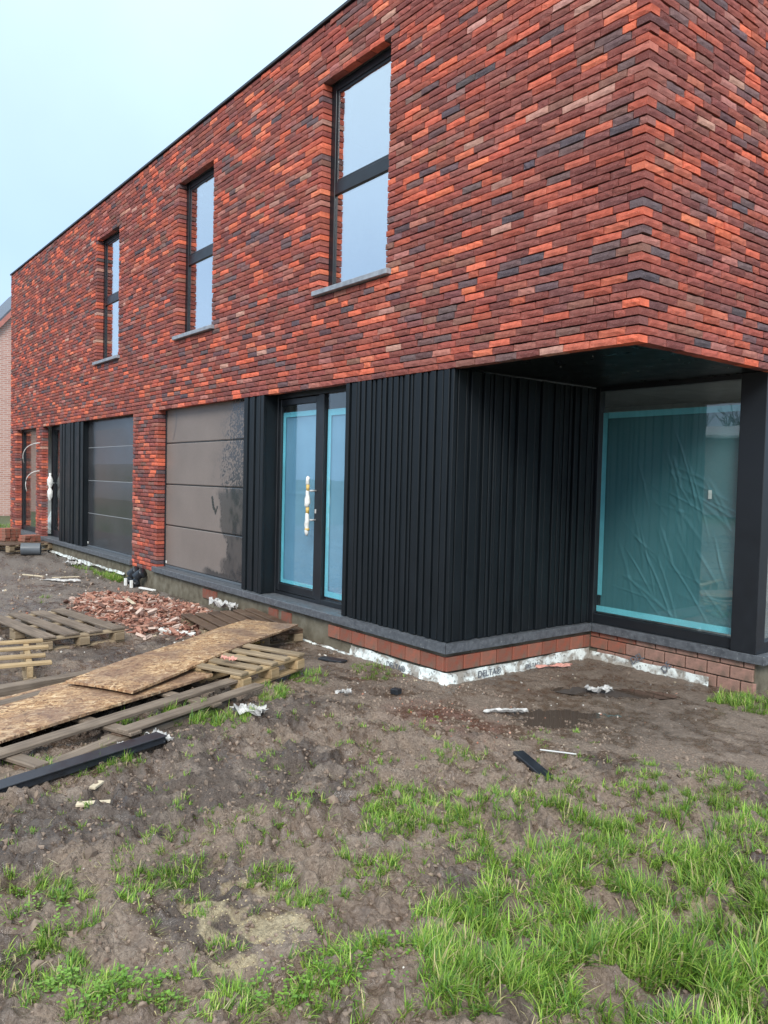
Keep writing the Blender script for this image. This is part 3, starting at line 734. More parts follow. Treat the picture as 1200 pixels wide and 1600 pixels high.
# glazed front door with sidelight, taped protective film behind the glass
def crumpled(x0, x1, z0, z1, seed, amp, nx=70, nz=110, creases=16, diag=True):
    rg = np.random.default_rng(seed); X, Z = np.meshgrid(np.linspace(x0, x1, nx), np.linspace(z0, z1, nz)); h = (fbm(X / .25, Z / .35, 4, seed) - .5) * amp * .9
    for i in range(creases):
        ang = rg.uniform(-1.35, -.15) if diag else rg.uniform(-.2, .2); px, pz = rg.uniform(x0 + .2 * (x1 - x0), x1), rg.uniform(z0, z0 + .72 * (z1 - z0)); ln = rg.uniform(.12, .42)
        u = (X - px) * math.cos(ang) + (Z - pz) * math.sin(ang); v = -(X - px) * math.sin(ang) + (Z - pz) * math.cos(ang) + .12 * u * u
        h += amp * rg.uniform(.4, 1.1) * np.exp(-(v / (.006 + .012 * rg.random())) ** 2) * np.exp(-(u / ln) ** 4)
    q = [(r * nx + c, r * nx + c + 1, (r + 1) * nx + c + 1, (r + 1) * nx + c) for r in range(nz - 1) for c in range(nx - 1)]
    me = npmesh('film', np.column_stack([X.ravel(), -h.ravel(), Z.ravel()]), q); me.polygons.foreach_set('use_smooth', np.ones(len(q), bool)); return me
def strip(parent, x0, x1, y, z0, z1, mat='tape', t=.0012):
    m = MB(); m.box(x0, x1, y, y + t, z0, z1); return obj('tape', m, M[mat], parent)
yd = .19
m = MB(); m.box(-3.19, -3.11, yd, yd + .08, .002, 2.30, .004); m.box(-3.11, -1.5, yd + .001, yd + .079, 2.212, 2.30, .004); m.box(-2.262, -2.165, yd - .001, yd + .081, .002, 2.212, .004)
m.box(-3.11, -2.262, yd + .004, yd + .076, .001, .035, .004); m.box(-2.165, -1.5, yd + .002, yd + .078, .001, .055, .004)
door = obj('front_door', m, M['frame'], house)
m = MB(); yl = yd + .012
m.box(-3.105, -3.055, yl, yl + .06, .038, 2.205, .004); m.box(-2.335, -2.266, yl, yl + .06, .038, 2.205, .004); m.box(-3.055, -2.335, yl + .001, yl + .059, 2.135, 2.204, .004); m.box(-3.055, -2.335, yl + .001, yl + .059, .039, .125, .004)
obj('door_leaf', m, M['frame'], door)
pane_part('pane', -3.06, -2.33, yl + .02, .12, 2.14, M['glass_door'], door)
o = obj('protective_film', crumpled(-3.05, -2.34, .13, 2.06, 3, .003, 50, 120, 8, False), M['film_sky'], door, loc=(0, yl + .042, 0))
yt = yl + .0295
strip(door, -3.052, -2.998, yt, .135, 2.06); strip(door, -2.372, -2.338, yt, .135, 2.06); strip(door, -2.997, -2.373, yt, 2.005, 2.06); strip(door, -2.997, -2.373, yt, .135, .175)
pane_part('pane', -2.17, -1.49, yd + .03, .05, 2.22, M['glass_door'], door)
obj('protective_film', crumpled(-2.16, -1.5, .08, 2.05, 8, .003, 40, 120, 6, False), M['film_sky'], door, loc=(0, yd + .055, 0))
yt = yd + .0405
strip(door, -2.145, -2.085, yt, .09, 2.05); strip(door, -2.084, -1.5, yt, 1.985, 2.05); strip(door, -2.084, -1.5, yt, .09, .15)
xh, yh = -2.302, .098
m = MB(); m.tube([(xh, yh, .735), (xh, yh, 1.315)], .016, 12); m.tube([(xh, yh, 1.195), (xh, yl, 1.195)], .011, 10); m.tube([(xh, yh, .885), (xh, yl, .885)], .011, 10)
obj('pull_handle', m, M['steel'], door, sm=True)
def wrap(zs, rs, seed):
    rg = random.Random(seed); m = MB(); m.tube([(xh + rg.uniform(-.004, .004), yh - .003 + rg.uniform(-.005, .005), z) for z in zs], [r * .78 for r in rs], 9); return m
obj('handle_wrapping', wrap([1.255, 1.275, 1.31, 1.335, 1.35], [.02, .027, .024, .028, .008], 1), M['white_plastic'], door, sm=True)
obj('handle_wrapping', wrap([1.02, 1.04, 1.07, 1.11, 1.15, 1.18, 1.20], [.022, .034, .042, .038, .026, .024, .018], 2), M['white_plastic'], door, sm=True)
obj('handle_wrapping', wrap([.72, .74, .77, .80, .84, .88, .93, .96], [.012, .024, .03, .028, .034, .031, .027, .02], 3), M['white_plastic'], door, sm=True)
for za, zb in ((.955, 1.025), (1.195, 1.26), (.775, .80)):
    m = MB(); m.tube([(xh, yh, za), (xh, yh, zb)], .026 if za < .9 else .0185, 10); obj('yellow_tape', m, M['yellow_tape'], door, sm=True)
m = MB(); m.box(-2.308, -2.288, yl - .012, yl, .955, 1.0, .003); obj('lock_cylinder', m, M['steel'], door)

# far glazed door and window of the second house half
def simple_window(name, x0, x1, y, z0, z1, fl, fr, ft, fb, mat='glass_coat'):
    m = MB(); m.box(x0, x0 + fl, y, y + .07, z0, z1, .004); m.box(x1 - fr, x1, y, y + .07, z0, z1, .004); m.box(x0 + fl, x1 - fr, y + .001, y + .069, z1 - ft, z1, .004); m.box(x0 + fl, x1 - fr, y + .001, y + .069, z0, z0 + fb, .004)
    w = obj(name, m, M['frame'], house); pane_part('pane', x0 + fl - .01, x1 - fr + .01, y + .03, z0 + fb - .01, z1 - ft + .01, M[mat], w); return w
simple_window('window', -14.48, -12.79, .125, .002, 2.30, .10, .08, .09, .10, 'glass_door')
fd = simple_window('side_door', -12.32, -10.9, .185, .002, 2.30, .16, .1, .13, .13, 'glass_door')
m = MB(); rg = random.Random(3); m.tube([(-12.16, .12, z) for z in (.72, .76, .82, .93, .98, 1.0, 1.06, 1.16, 1.22, 1.25, 1.30)], [.015, .025, .05, .055, .03, .02, .055, .06, .035, .02, .025], 10); m.tube([(-12.16, .12, 1.1), (-12.16, .2, 1.1)], .012, 8)
obj('wrapped_handle', m, M['white_plastic'], fd, sm=True)
for za, dx, zb in ((1.90, -.62, 1.50), (1.32, -.36, .90)):   # white cable tails bending out of the pier
    pts = []
    for i in range(14):
        t = i / 13; pts.append((-12.5 + dx * math.sin(t * 1.45) * 1.0, .0 - .16 * math.sin(t * 2.4) - .05 * t, za + .02 - (za - zb + .02) * (1 - math.cos(t * 1.5)) / (1 - math.cos(1.5))))
    m = MB(); m.tube(pts, .008, 8); obj('cable_tail', m, M['white_plastic'], house, sm=True)

# big fixed window in the corner recess, soffit and corner post
yw = 1.895
m = MB(); m.box(-.03, .022, yw, yw + .08, .0005, 2.30, .003); m.box(1.425, 1.64, yw - .045, yw + .09, .0005, 2.262, .004); m.box(.022, 1.425, yw + .001, yw + .079, 2.222, 2.30, .003); m.box(.022, 1.425, yw + .001, yw + .079, .0008, .09, .004)
bw = obj('corner_window', m, M['frame'], house)
pane_part('pane', .015, 1.43, yw + .035, .08, 2.23, M['glass'], bw, .008)
obj('protective_film', crumpled(.05, 1.40, .12, 2.02, 11, .006, 200, 260, 44), M['film_teal'], bw, loc=(0, yw + .075, 0))
yt = yw + .0445
strip(bw, .035, .085, yt, .27, 2.02); strip(bw, .03, 1.425, yt, .112, .168); strip(bw, 1.385, 1.418, yt, .33, 1.965); strip(bw, .09, 1.38, yt, 1.965, 2.02)
m = MB(); m.box(1.13, 1.162, yt + .0003, yt + .0013, 1.235, 1.31); obj('sticker', m, M['white_plastic'], bw)
m = MB(); m.box(-.03, 1.62, .092, 1.94, 2.262, 2.31); so_ = obj('soffit', m, M['black'], house)
for sx, sy in ((1.1, .35), (1.45, .9), (.6, .6), (1.5, 1.5), (.9, 1.2)):
    m = MB(); m.tube([(sx, sy, 2.2585), (sx, sy, 2.2615)], .005, 8); obj('screw', m, M['steel'], so_)
m = MB(); m.box(1.555, 1.638, yw + .092, 5.0, .0006, .09, .003); m.box(1.555, 1.638, yw + .092, 5.0, 2.19, 2.262, .003); m.box(1.556, 1.637, 4.9, 5.0, .09, 2.19); m.box(1.5565, 1.6365, 3.4, 3.48, .09, 2.19)
sw = obj('side_window', m, M['frame'], house)
m = MB(); m.box(1.595, 1.601, yw + .09, 4.9, .085, 2.195); obj('pane', m, M['glass_door'], sw)
m = MB(); m.box(1.50, 1.63, 5.0, 8.0, -.1, 2.30); obj('side_cladding', m, M['clad'], house)
# underside of the brick overhang, reveals of the lintels
m = MB(); m.box(X0 + .05, X1 - .11, .030, .087, ZL + .002, ZL + .011); m.box(X1 - .087, X1 - .03, .09, 8, ZL + .002, ZL + .011); obj('lintel_plate', m, M['black'], house)
m = MB(); m.box(-14.5, -.02, .0885, .40, ZL + .004, 2.42); obj('lintel_beam', m, M['black'], house)

# ------------------------------------------------------------------ neighbouring house at the far left
def brickwall_mat(name, a, b, mort, sc=1.0):
    t = NT(name); v = t.coord('Object'); br = t.n('TexBrick'); sx = t.n('SeparateXYZ'); t.l(v, sx.inputs[0]); ad = t.n('Math', operation='ADD'); t.l(sx.outputs[0], ad.inputs[0]); t.l(sx.outputs[1], ad.inputs[1]); cb = t.n('CombineXYZ'); t.l(ad.outputs[0], cb.inputs[0]); t.l(sx.outputs[2], cb.inputs[1])
    t.l(cb.outputs[0], br.inputs['Vector']); br.inputs['Color1'].default_value = (*a, 1); br.inputs['Color2'].default_value = (*b, 1); br.inputs['Mortar'].default_value = (*mort, 1)
    br.inputs['Scale'].default_value = 1; br.inputs['Brick Width'].default_value = .22; br.inputs['Row Height'].default_value = .065; br.inputs['Mortar Size'].default_value = .014
    n = t.noise(v, 30, 4); t.set(base=t.mix(t.rng(n, .4, .7, 0, .5), br.outputs[0], (.54, .38, .32)), rough=.9, spec=.2); t.bump(br.outputs['Fac'], -.4, .01); return t.m
M['pale_brick'] = brickwall_mat('pale_pink_brick', (.36, .15, .12), (.50, .27, .22), (.50, .40, .36))
def slate_mat():
    t = NT('roof_slate'); v = t.coord('Object'); n = t.noise(v, 20, 4); t.set(base=t.ramp(n, [(.3, (.06, .068, .085)), (.7, (.12, .13, .155))]), rough=.45, spec=.5); return t.m
M['slate'] = slate_mat()
M['verge'] = plain('verge_board', (.42, .16, .13), .7)
nb = empty('neighbour_house', (-24, 3.4, -.2)); tag(nb, 'pale pink brick house with dark slate roof, cut off by the left edge', 'house')
m = MB(); S = 1.19; hw = 4.4; ze = 3.3
m.add([(0, -hw, 0), (0, hw, 0), (0, hw, ze), (0, 0, ze + hw * S), (0, -hw, ze), (-4, -hw, 0), (-4, hw, 0), (-4, hw, ze), (-4, 0, ze + hw * S), (-4, -hw, ze)], [(0, 1, 2, 3, 4), (0, 4, 9, 5), (1, 6, 7, 2), (5, 9, 8, 7, 6)])
obj('wall', m, M['pale_brick'], nb)
m = MB()
for s in (-1, 1): m.add([(.12, s * (hw + .35), ze - .35 * S), (.12, 0, ze + hw * S + .06), (-7, 0, ze + hw * S + .06), (-7, s * (hw + .35), ze - .35 * S), (.12, s * (hw + .35), ze - .35 * S + .12), (.12, 0, ze + hw * S + .2), (-7, 0, ze + hw * S + .2), (-7, s * (hw + .35), ze - .35 * S + .12)], [(0, 1, 2, 3), (4, 5, 6, 7), (0, 1, 5, 4), (1, 2, 6, 5), (2, 3, 7, 6), (3, 0, 4, 7)])
gr = obj('gable_roof', m, M['slate'], nb)
m = MB()
for s in (-1, 1): m.add([(.13, s * (hw + .36), ze - .36 * S - .16), (.13, 0, ze + hw * S - .1), (.13, 0, ze + hw * S + .1), (.13, s * (hw + .36), ze - .36 * S + .05), (.17, s * (hw + .36), ze - .36 * S - .16), (.17, 0, ze + hw * S - .1), (.17, 0, ze + hw * S + .1), (.17, s * (hw + .36), ze - .36 * S + .05)], [(0, 1, 2, 3), (4, 5, 6, 7), (0, 1, 5, 4), (2, 3, 7, 6), (0, 3, 7, 4)])
obj('verge_board', m, M['verge'], gr)
m = MB(); m.box(-12, -2.2, -9, 9, 0, 3.6); obj('main_wall', m, M['pale_brick'], nb)
m = MB(); m.add([(-1.8, -9.3, 3.3), (-1.8, 9.3, 3.3), (-7, 9.3, 8.0), (-7, -9.3, 8.0), (-12.4, -9.3, 3.3), (-12.4, 9.3, 3.3)], [(0, 1, 2, 3), (3, 2, 5, 4), (0, 3, 4), (1, 5, 2)]); mr_ = obj('main_roof', m, M['slate'], nb)
for k in range(14):      # slate courses
    t0 = k / 14; x = -1.8 - 5.2 * t0; z = 3.3 + 4.7 * t0; b = MB(); b.box(x - .40, x + .01, -9.25, 9.25, -.0, .03); 
    c = MB(); dx, dz = -5.2 / 14, 4.7 / 14; c.add([(x, -9.25, z + .03), (x, 9.25, z + .03), (x + dx, 9.25, z + dz + .008), (x + dx, -9.25, z + dz + .008), (x, -9.25, z), (x, 9.25, z)], [(0, 1, 2, 3), (4, 5, 1, 0)]); obj('slate_course', c, M['slate'], mr_)
m = MB(); m.box(-7.4, -6.8, -2.7, -2.1, 7.4, 8.5); obj('chimney', m, M['pale_brick'], mr_)
m = MB(); m.tube([(-6.6, -1.15, 7.6), (-6.6, -1.15, 8.9)], .03, 6); obj('antenna', m, M['steel'], mr_)
# house and bare tree across the way, seen only mirrored in the corner window
oh = empty('low_house', (-17, -36, G)); tag(oh, 'low house with pale grey roof mirrored in the corner window', 'house')
M['pale_roof'] = plain('pale_roof', (.42, .43, .45), .6)
EV, RV = 4.42, 5.3
m = MB(); m.box(-9, 9, -4, 4, 0, EV); obj('wall', m, M['pale_brick'], oh)
m = MB(); m.add([(-9.4, 4.5, EV), (9.4, 4.5, EV), (9.4, 0, RV), (-9.4, 0, RV), (9.4, -4.5, EV), (-9.4, -4.5, EV)], [(0, 1, 2, 3), (3, 2, 4, 5), (1, 4, 2), (0, 3, 5)]); obj('roof', m, M['pale_roof'], oh)
m = MB(); m.box(-9.4, 9.4, 4.5, 4.64, EV - .1, EV + .04, .02); obj('gutter', m, M['white_plastic'], oh)
for x in (-6, -2, 3, 6.5):
    m = MB(); m.box(x - .7, x + .7, 4.001, 4.05, .9, 2.3, .01); w = obj('window', m, M['white_plastic'], oh)
    m = MB(); m.box(x - .6, x + .6, 4.052, 4.06, 1.0, 2.2); obj('pane', m, M['slate'], w)
tr = empty('bare_tree', (-25.6, -46, G)); tag(tr, 'bare winter tree mirrored above the grey roof in the corner window', 'tree')
m = MB(); tw = MB(); rg = random.Random(12)
def grow(p, d, ln, r, lev):
    q = p + d * ln; (m if lev < 2 else tw).tube([p, p + d * ln * .5 + Vector((rg.uniform(-.05, .05), rg.uniform(-.05, .05), 0)) * ln, q], [r, r * .85, r * .7], 6 if lev < 3 else 4, False)
    if lev > 4: return
    for i in range(3): grow(q, (d + Vector((rg.uniform(-.7, .7), rg.uniform(-.7, .7), rg.uniform(-.1, .5)))).normalized(), ln * rg.uniform(.6, .85), r * .62, lev + 1)
grow(Vector((0, 0, 0)), Vector((0, 0, 1)), 2.6, .22, 0)
M['bark'] = plain('bark', (.10, .08, .065), .9)
obj('trunk', m, M['bark'], tr, sm=True); obj('crown', tw, M['bark'], tr, sm=True)

# ------------------------------------------------------------------ pallets, boards and sheets
BM = {}
def board(name, L, W, T, parent, loc, rz=0, mat='wood_grey', ry=0, rx=0):
    """a board along its own x axis, centred, lying on loc"""
    key = (round(L, 3), round(W, 3), round(T, 3), mat)
    if key not in BM:
        m = MB(); m.box(-L / 2, L / 2, -W / 2, W / 2, 0, T, .004)
        me = m.mesh(name); me.materials.append(M[mat]); BM[key] = me
    return obj(name, BM[key], None, parent, loc=loc, rot=(rx, ry, rz))
def gz(x, y): return float(np.mean(gh(np.array([x, x + .05, x - .05, x, x]), np.array([y, y, y, y + .05, y - .05]))))
def pallet(loc, rz, L, W, nb, bw, label, mats, tilt=(0, 0), H=.144, overhang=0, group=None):
    """deck boards run along x (length L); stringer boards and blocks below along y (width W)"""
    p = empty('wooden_pallet', loc, (tilt[0], tilt[1], rz)); tag(p, label, 'pallet', 'wooden pallets lying on the building site')
    rg = random.Random(hash(label) % 999 if False else len(label)); t = .022; db, sb, bb = mats
    for i in range(nb):
        y = -W / 2 + bw / 2 + (W - bw) * i / (nb - 1)
        board('deck_board', L + overhang * rg.uniform(-.3, 1), bw * rg.choice((1, 1, .95)), t, p, (rg.uniform(-.01, .01), y, H - t), rg.uniform(-.008, .008), db)
    for x in (-L / 2 + .06, 0, L / 2 - .06):
        board('stringer_board', W, .10, t, p, (x, 0, H - 2 * t - .0015), R90, sb)
        for y in (-W / 2 + .06, 0, W / 2 - .06): board('block', .10, .14, H - 3 * t - .004, p, (x, y, t + .001), R90, bb)
        board('bottom_board', W, .10, t, p, (x, 0, 0), R90, bb)
    return p
pallet((-3.52, -2.12, gz(-3.4, -2.1) + .005), .13, 1.42, .82, 4, .145, 'weathered grey pallet with four wide boards lying flat left of the brick rubble', ('wood_grey', 'wood_tan', 'wood_tan'))
pb = empty('wooden_pallet', (-2.15, -3.10, gz(-2.1, -2.9) + .005), (0, 0, R90 - .20)); tag(pb, 'pale new pine pallet with narrow slats at the left edge', 'pallet', 'wooden pallets lying on the building site')
for i, y in enumerate((-.46, -.16, .15, .43)): board('deck_board', 1.05 + (.06, .0, .08, .02)[i], .075, .024, pb, (0, y, .15), (.03, -.02, .01, .0)[i], 'wood_pale')
for x in (-.42, .0, .40):
    board('stringer', .98, .045, .085, pb, (x, 0, .064), R90, 'wood_pale'); board('bottom_board', 1.0, .09, .022, pb, (x, 0, 0), R90, 'wood_tan')
    for y in (-.44, 0, .44): board('block', .09, .09, .04, pb, (x, y, .023), 0, 'wood_tan')
pallet((-2.62, -.50, gz(-2.6, -.5) + .012), -.06, 1.18, .86, 6, .115, 'dark brown wet pallet against the wall below the garage door', ('wood_brown', 'wood_brown', 'wood_tan'), tilt=(.0, .03))
d_ang = math.atan2(.37, .93)
pd_ = pallet((-1.10, -1.38, gz(-1.0, -1.3) + .015), d_ang, .92, .80, 5, .085, 'yellowish narrow-slatted pallet under the tip of the upper board sheet', ('wood_tan', 'wood_pale', 'wood_pale'), tilt=(.02, .0))
# the long grey pallet under the lower sheet: boards run towards the house
pe = empty('wooden_pallet', (-.52, -2.75, gz(-.4, -2.6)), (0, 0, math.atan2(1.64, -.66))); tag(pe, 'long grey pallet with split boards beneath the lower board sheet', 'pallet', 'wooden pallets lying on the building site')
for (y, L, x, z, w) in ((-.34, 2.1, .12, .098, .105), (-.555, 1.30, .50, .085, .10), (.02, 2.0, .0, .098, .10), (.48, 2.0, -.1, .102, .10), (-.60, .62, -.56, .055, .095)): board('deck_board', L, w, .024, pe, (x, y, z), 0 if L > .7 else .05, 'wood_grey', ry=0 if L > .7 else -.03)
for x in (-.75, -.1, .62):
    board('block', .10, .09, .07, pe, (x, -.50, .0), 0, 'wood_brown'); board('block', .10, .09, .07, pe, (x, .40, .0), 0, 'wood_grey'); board('stringer_board', 1.15, .09, .022, pe, (x, -.05, .0725), R90, 'wood_grey')
b = board('timber_beam', 1.9, .11, .09, None, (-1.33, -2.62, gz(-1.3, -2.6) + .03), math.atan2(1.0, -.16) , 'wood_grey'); tag(b, 'grey timber beam along the far edge of the lower board sheet', 'beam')
for (x, y, rz, L, lab) in ((.19, -3.05, 1.88, 1.3, 'rotten grey plank half sunk in mud below the long pallet'), (-.18, -2.25, 1.97, 1.1, 'grey plank lying in the grass strip beside the long pallet')):
    b = board('plank', L, .14, .04, None, (x, y, gz(x, y) - .004), rz, 'wood_grey'); tag(b, lab, 'plank', 'grey planks beside the long pallet')
def sheet(c, zs, t, sag, name, label, nu=40, nv=12):
    A, B, Cc, D = [np.array((*p, z)) for p, z in zip(c, zs)]; o = (A + B + Cc + D) / 4
    ux = (Cc - B); ang = math.atan2(ux[1], ux[0]); ca, sa = math.cos(-ang), math.sin(-ang); V = []; rg = np.random.default_rng(len(label))
    for s in (0, 1):
        for j in range(nv):
            for i in range(nu):
                u, v = i / (nu - 1), j / (nv - 1); p = (A * (1 - v) + B * v) * (1 - u) + (D * (1 - v) + Cc * v) * u - o
                p = p + np.array((0, 0, sag * (4 * u * (1 - u)) + .006 * math.sin(u * 9 + v * 3)))
                if j in (0, nv - 1) and s: p = p + np.array((rg.normal(0, .003), rg.normal(0, .003), 0))
                V.append((p[0] * ca - p[1] * sa, p[0] * sa + p[1] * ca, p[2] + (t if s else 0)))
    N = nu * nv; F = []
    for s in (0, 1):
        for j in range(nv - 1):
            for i in range(nu - 1): q = (s * N + j * nu + i, s * N + j * nu + i + 1, s * N + (j + 1) * nu + i + 1, s * N + (j + 1) * nu + i); F.append(q if s else q[::-1])
    per = [j * nu for j in range(nv)][::-1] + list(range(1, nu)) + [j * nu + nu - 1 for j in range(1, nv)] + [(nv - 1) * nu + i for i in range(nu - 2, 0, -1)]
    for a, b in zip(per, per[1:] + per[:1]): F.append((a, b, b + N, a + N))
    m = MB(); m.add(V, F); ob = obj(name, m, M['osb'], None, loc=tuple(o), rot=(0, 0, ang)); return tag(ob, label, 'board', 'strand board sheets laid as a walkway')
sheet([(-1.04, -2.70), (-.52, -2.41), (-1.96, -.20), (-2.42, -.53)], [-.172, -.172, -.150, -.150], .018, .012, 'strand_board', 'upper strand board sheet laid as a ramp onto the dark pallet')
sheet([(-.62, -4.45), (.40, -4.42), (-.80, -1.68), (-1.36, -2.0)], [-.215, -.215, -.205, -.205], .018, -.004, 'strand_board', 'lower strand board sheet, wet and muddy, running out of the left edge')
m = MB(); m.box(-.7, .7, -.04, .04, 0, .045, .004); m.box(-.7, .7, -.055, .055, .043, .05, .002)
tag(obj('black_profile', m, M['black_plastic'], loc=(.40, -3.18, gz(.35, -3.0) + .012), rot=(0, -.02, math.atan2(.82, -.21))), 'long black plastic profile lying in the mud at the left edge', 'profile')
# far pallet with bricks and pipe
pallet((-12.0, -.62, gz(-12, -.6) + .02), .35, 1.25, .95, 5, .13, 'brown pallet by the far window carrying small brick stacks', ('wood_brown', 'wood_tan', 'wood_tan'))
pz = gz(-12, -.6) + .02 + .146
for (x, y, rows, lab) in ((-12.25, -.62, 4, 'taller stack of red bricks on the far pallet'), (-11.95, -.32, 2, 'lower stack of red bricks on the far pallet nearer the wall')):
    s = empty('brick_stack', (x, y, pz), (0, 0, .35)); tag(s, lab, 'bricks', 'brick stacks on the far pallet')
    for r_ in range(rows):
        for c_ in range(3):
            me = PB.get('st')
            if me is None:
                b = MB(); b.box(-.11, .11, -.055, .055, 0, .06, .004); me = b.mesh('brick'); me.materials.append(M['plinth']); a = me.color_attributes.new('col', 'FLOAT_COLOR', 'POINT')
                for q in a.data: q.color = (.36, .12, .08, 1)
                PB['st'] = me
            obj('brick', me, None, s, loc=(random.uniform(-.012, .012), (c_ - 1) * .115, r_ * .063), rot=(0, 0, random.uniform(-.05, .05)))
def ring(r0, r1, L, n=28):
    m = MB(); v = []; f = []
    for k in range(n):
        a = 2 * math.pi * k / n; c, s = math.cos(a), math.sin(a)
        v += [(0, r0 * c, r0 * s), (0, r1 * c, r1 * s), (L, r1 * c, r1 * s), (L, r0 * c, r0 * s)]
    for k in range(n):
        b0, b1 = 4 * k, 4 * ((k + 1) % n)
        for i in range(4): f.append((b0 + i, b0 + (i + 1) % 4, b1 + (i + 1) % 4, b1 + i))
    return m.add(v, f)
tag(obj('pipe_piece', ring(.105, .115, .34), M['pvc_grey'], loc=(-11.15, -.66, gz(-11.1, -.6) + .115), rot=(0, 0, 1.2)), 'short grey plastic pipe piece beside the far pallet', 'pipe')
for (x, y, lab) in ((-6.86, -.14, 'left black drain elbow at the foot of the brick pier'), (-6.62, -.14, 'right black drain elbow at the foot of the brick pier')):
    e_ = empty('drain_elbow', (x, y, gz(x, y))); tag(e_, lab, 'pipe', 'drain elbows by the pier')
    m = MB(); m.tube([(0, 0, -.1), (0, 0, .10), (.02, .01, .15), (.06, .04, .19), (.10, .07, .215)], .066, 16, False); m.tube([(0, 0, .02), (0, 0, .08)], .074, 16); obj('elbow', m, M['black_plastic'], e_, sm=True)
    m = MB(); m.tube([(.085, .06, .205), (.115, .08, .222)], .074, 16); obj('collar', m, M['black_plastic'], e_, sm=True)
    m = MB(); m.box(.05, .10, -.10, -.065, .0, .11, .004); obj('white_tag', m, M['white_plastic'], e_)

# ------------------------------------------------------------------ heap of broken brick
def shard_mesh(rg, c):
    l, w, h = rg.uniform(.03, .14), rg.uniform(.015, .05), rg.uniform(.006, .03); v = []
    for z in (0, 1):
        for (x, y) in ((-.5, -.5), (.1, -.6), (.5, -.2), (.45, .5), (-.4, .45)): v.append((l * x * rg.uniform(.7, 1.2), w * y * rg.uniform(.6, 1.2), h * (z - .5) * rg.uniform(.6, 1.2)))
    m = MB(); m.add(v, [(0, 1, 2, 3, 4), (5, 6, 7, 8, 9)] + [(i, (i + 1) % 5, 5 + (i + 1) % 5, 5 + i) for i in range(5)]); return m
SCOL = [(.40, .20, .145), (.31, .14, .10), (.47, .27, .20), (.25, .115, .085), (.42, .22, .155), (.55, .42, .35), (.17, .10, .08)]
def heap():
    rg = random.Random(5); hp = empty('brick_rubble_heap', (-4.4, -.85, G)); tag(hp, 'heap of broken red brick shards in front of the garage door', 'rubble')
    base = []
    for i in range(36):
        mm = shard_mesh(rg, 0).mesh('brick_shard'); mm.materials.append(M['shard']); a = mm.color_attributes.new('col', 'FLOAT_COLOR', 'POINT'); c = SCOL[i % len(SCOL)]
        for q in a.data: q.color = (*c, 1)
        base.append(mm)
    def surf(u, v): return .145 * max(0, 1 - (u * u + v * v)) ** .8
    def pos():
        while True:
            u, v = rg.uniform(-1.15, 1.15), rg.uniform(-1.15, 1.15)
            q = u * u + v * v
            if q < 1 or (q < 1.32 and rg.random() < .25): return u, v
    def world_(u, v): return 1.62 * u + .25 * v, .68 * v - .02 * u
    for i in range(300):
        u, v = pos(); x, y = world_(u, v)
        if i % 3: v = -abs(v); x, y = world_(u, v); x += .35
        gx, gy = x - 4.4, min(y - .85, -.07); o = obj('brick_shard', base[i % 36], None, hp, loc=(x, gy + .85, gz(gx, gy) - G + surf(u, v) + .012), rot=(rg.uniform(-.6, .6), rg.uniform(-.5, .5), rg.uniform(0, 6.28))); s = rg.uniform(.8, 1.35); o.scale = (s, s, s)
    V = []; F4 = []; F5 = []; Cc = []; n = 0; allv = []; tri = []; quad = []
    bm_v = [np.array([w.co[:] for w in b.vertices]) for b in base]
    for i in range(2600):
        u, v = pos(); x, y = world_(u, v); bv = bm_v[i % 36] * rg.uniform(.45, 1.1); a, b, c = rg.uniform(-.7, .7), rg.uniform(-.6, .6), rg.uniform(0, 6.28)
        Rm = np.array(Matrix.Rotation(c, 3, 'Z') @ Matrix.Rotation(b, 3, 'Y') @ Matrix.Rotation(a, 3, 'X')); gx, gy = x - 4.4, min(y - .85, -.05)
        w = bv @ Rm.T + np.array((x, gy + .85, (G + .14 * smooth((-gx - 6.5) / 8.5)) - G + surf(u, v) * rg.uniform(.8, 1.0) + .002)); allv.append(w)
        for k in range(5): quad.append((n + k, n + (k + 1) % 5, n + 5 + (k + 1) % 5, n + 5 + k))
        tri += [(n + 5, n + 6, n + 7), (n + 5, n + 7, n + 8), (n + 5, n + 8, n + 9), (n, n + 2, n + 1), (n, n + 3, n + 2), (n, n + 4, n + 3)]; n += 10
        Cc.append(np.repeat(np.array([SCOL[rg.randrange(7)]]) * rg.uniform(.7, 1.15), 10, 0))
    me = npmesh('small_shards', np.concatenate(allv), quad, tri, np.concatenate(Cc)); me.polygons.foreach_set('use_smooth', np.zeros(len(me.polygons), bool)); obj('small_shards', me, M['shard'], hp, kind='stuff')
    # the body of the heap below the shards
    nu, nr = 48, 10; V = [(0, 0, .13)]; F = []
    for r in range(1, nr + 1):
        for k in range(nu):
            q = r / nr * 1.05; u, v = q * math.cos(2 * math.pi * k / nu), q * math.sin(2 * math.pi * k / nu); x, y = world_(u, v); V.append((x, min(y, .82), surf(min(u, 1), v) - .015 + rg.uniform(-.01, .01) + float(G + .14 * smooth((-(x - 4.4) - 6.5) / 8.5)) - G))
    for k in range(nu): F.append((0, 1 + k, 1 + (k + 1) % nu))
    for r in range(nr - 1):
        for k in range(nu): F.append((1 + r * nu + k, 1 + (r + 1) * nu + k, 1 + (r + 1) * nu + (k + 1) % nu, 1 + r * nu + (k + 1) % nu))
    m = MB(); m.add(V, F); me = m.mesh('brick_dust_bed'); a = me.color_attributes.new('col', 'FLOAT_COLOR', 'POINT')
    for q in a.data: q.color = (.24, .12, .085, 1)
    obj('brick_dust_bed', me, M['shard'], hp)
heap()

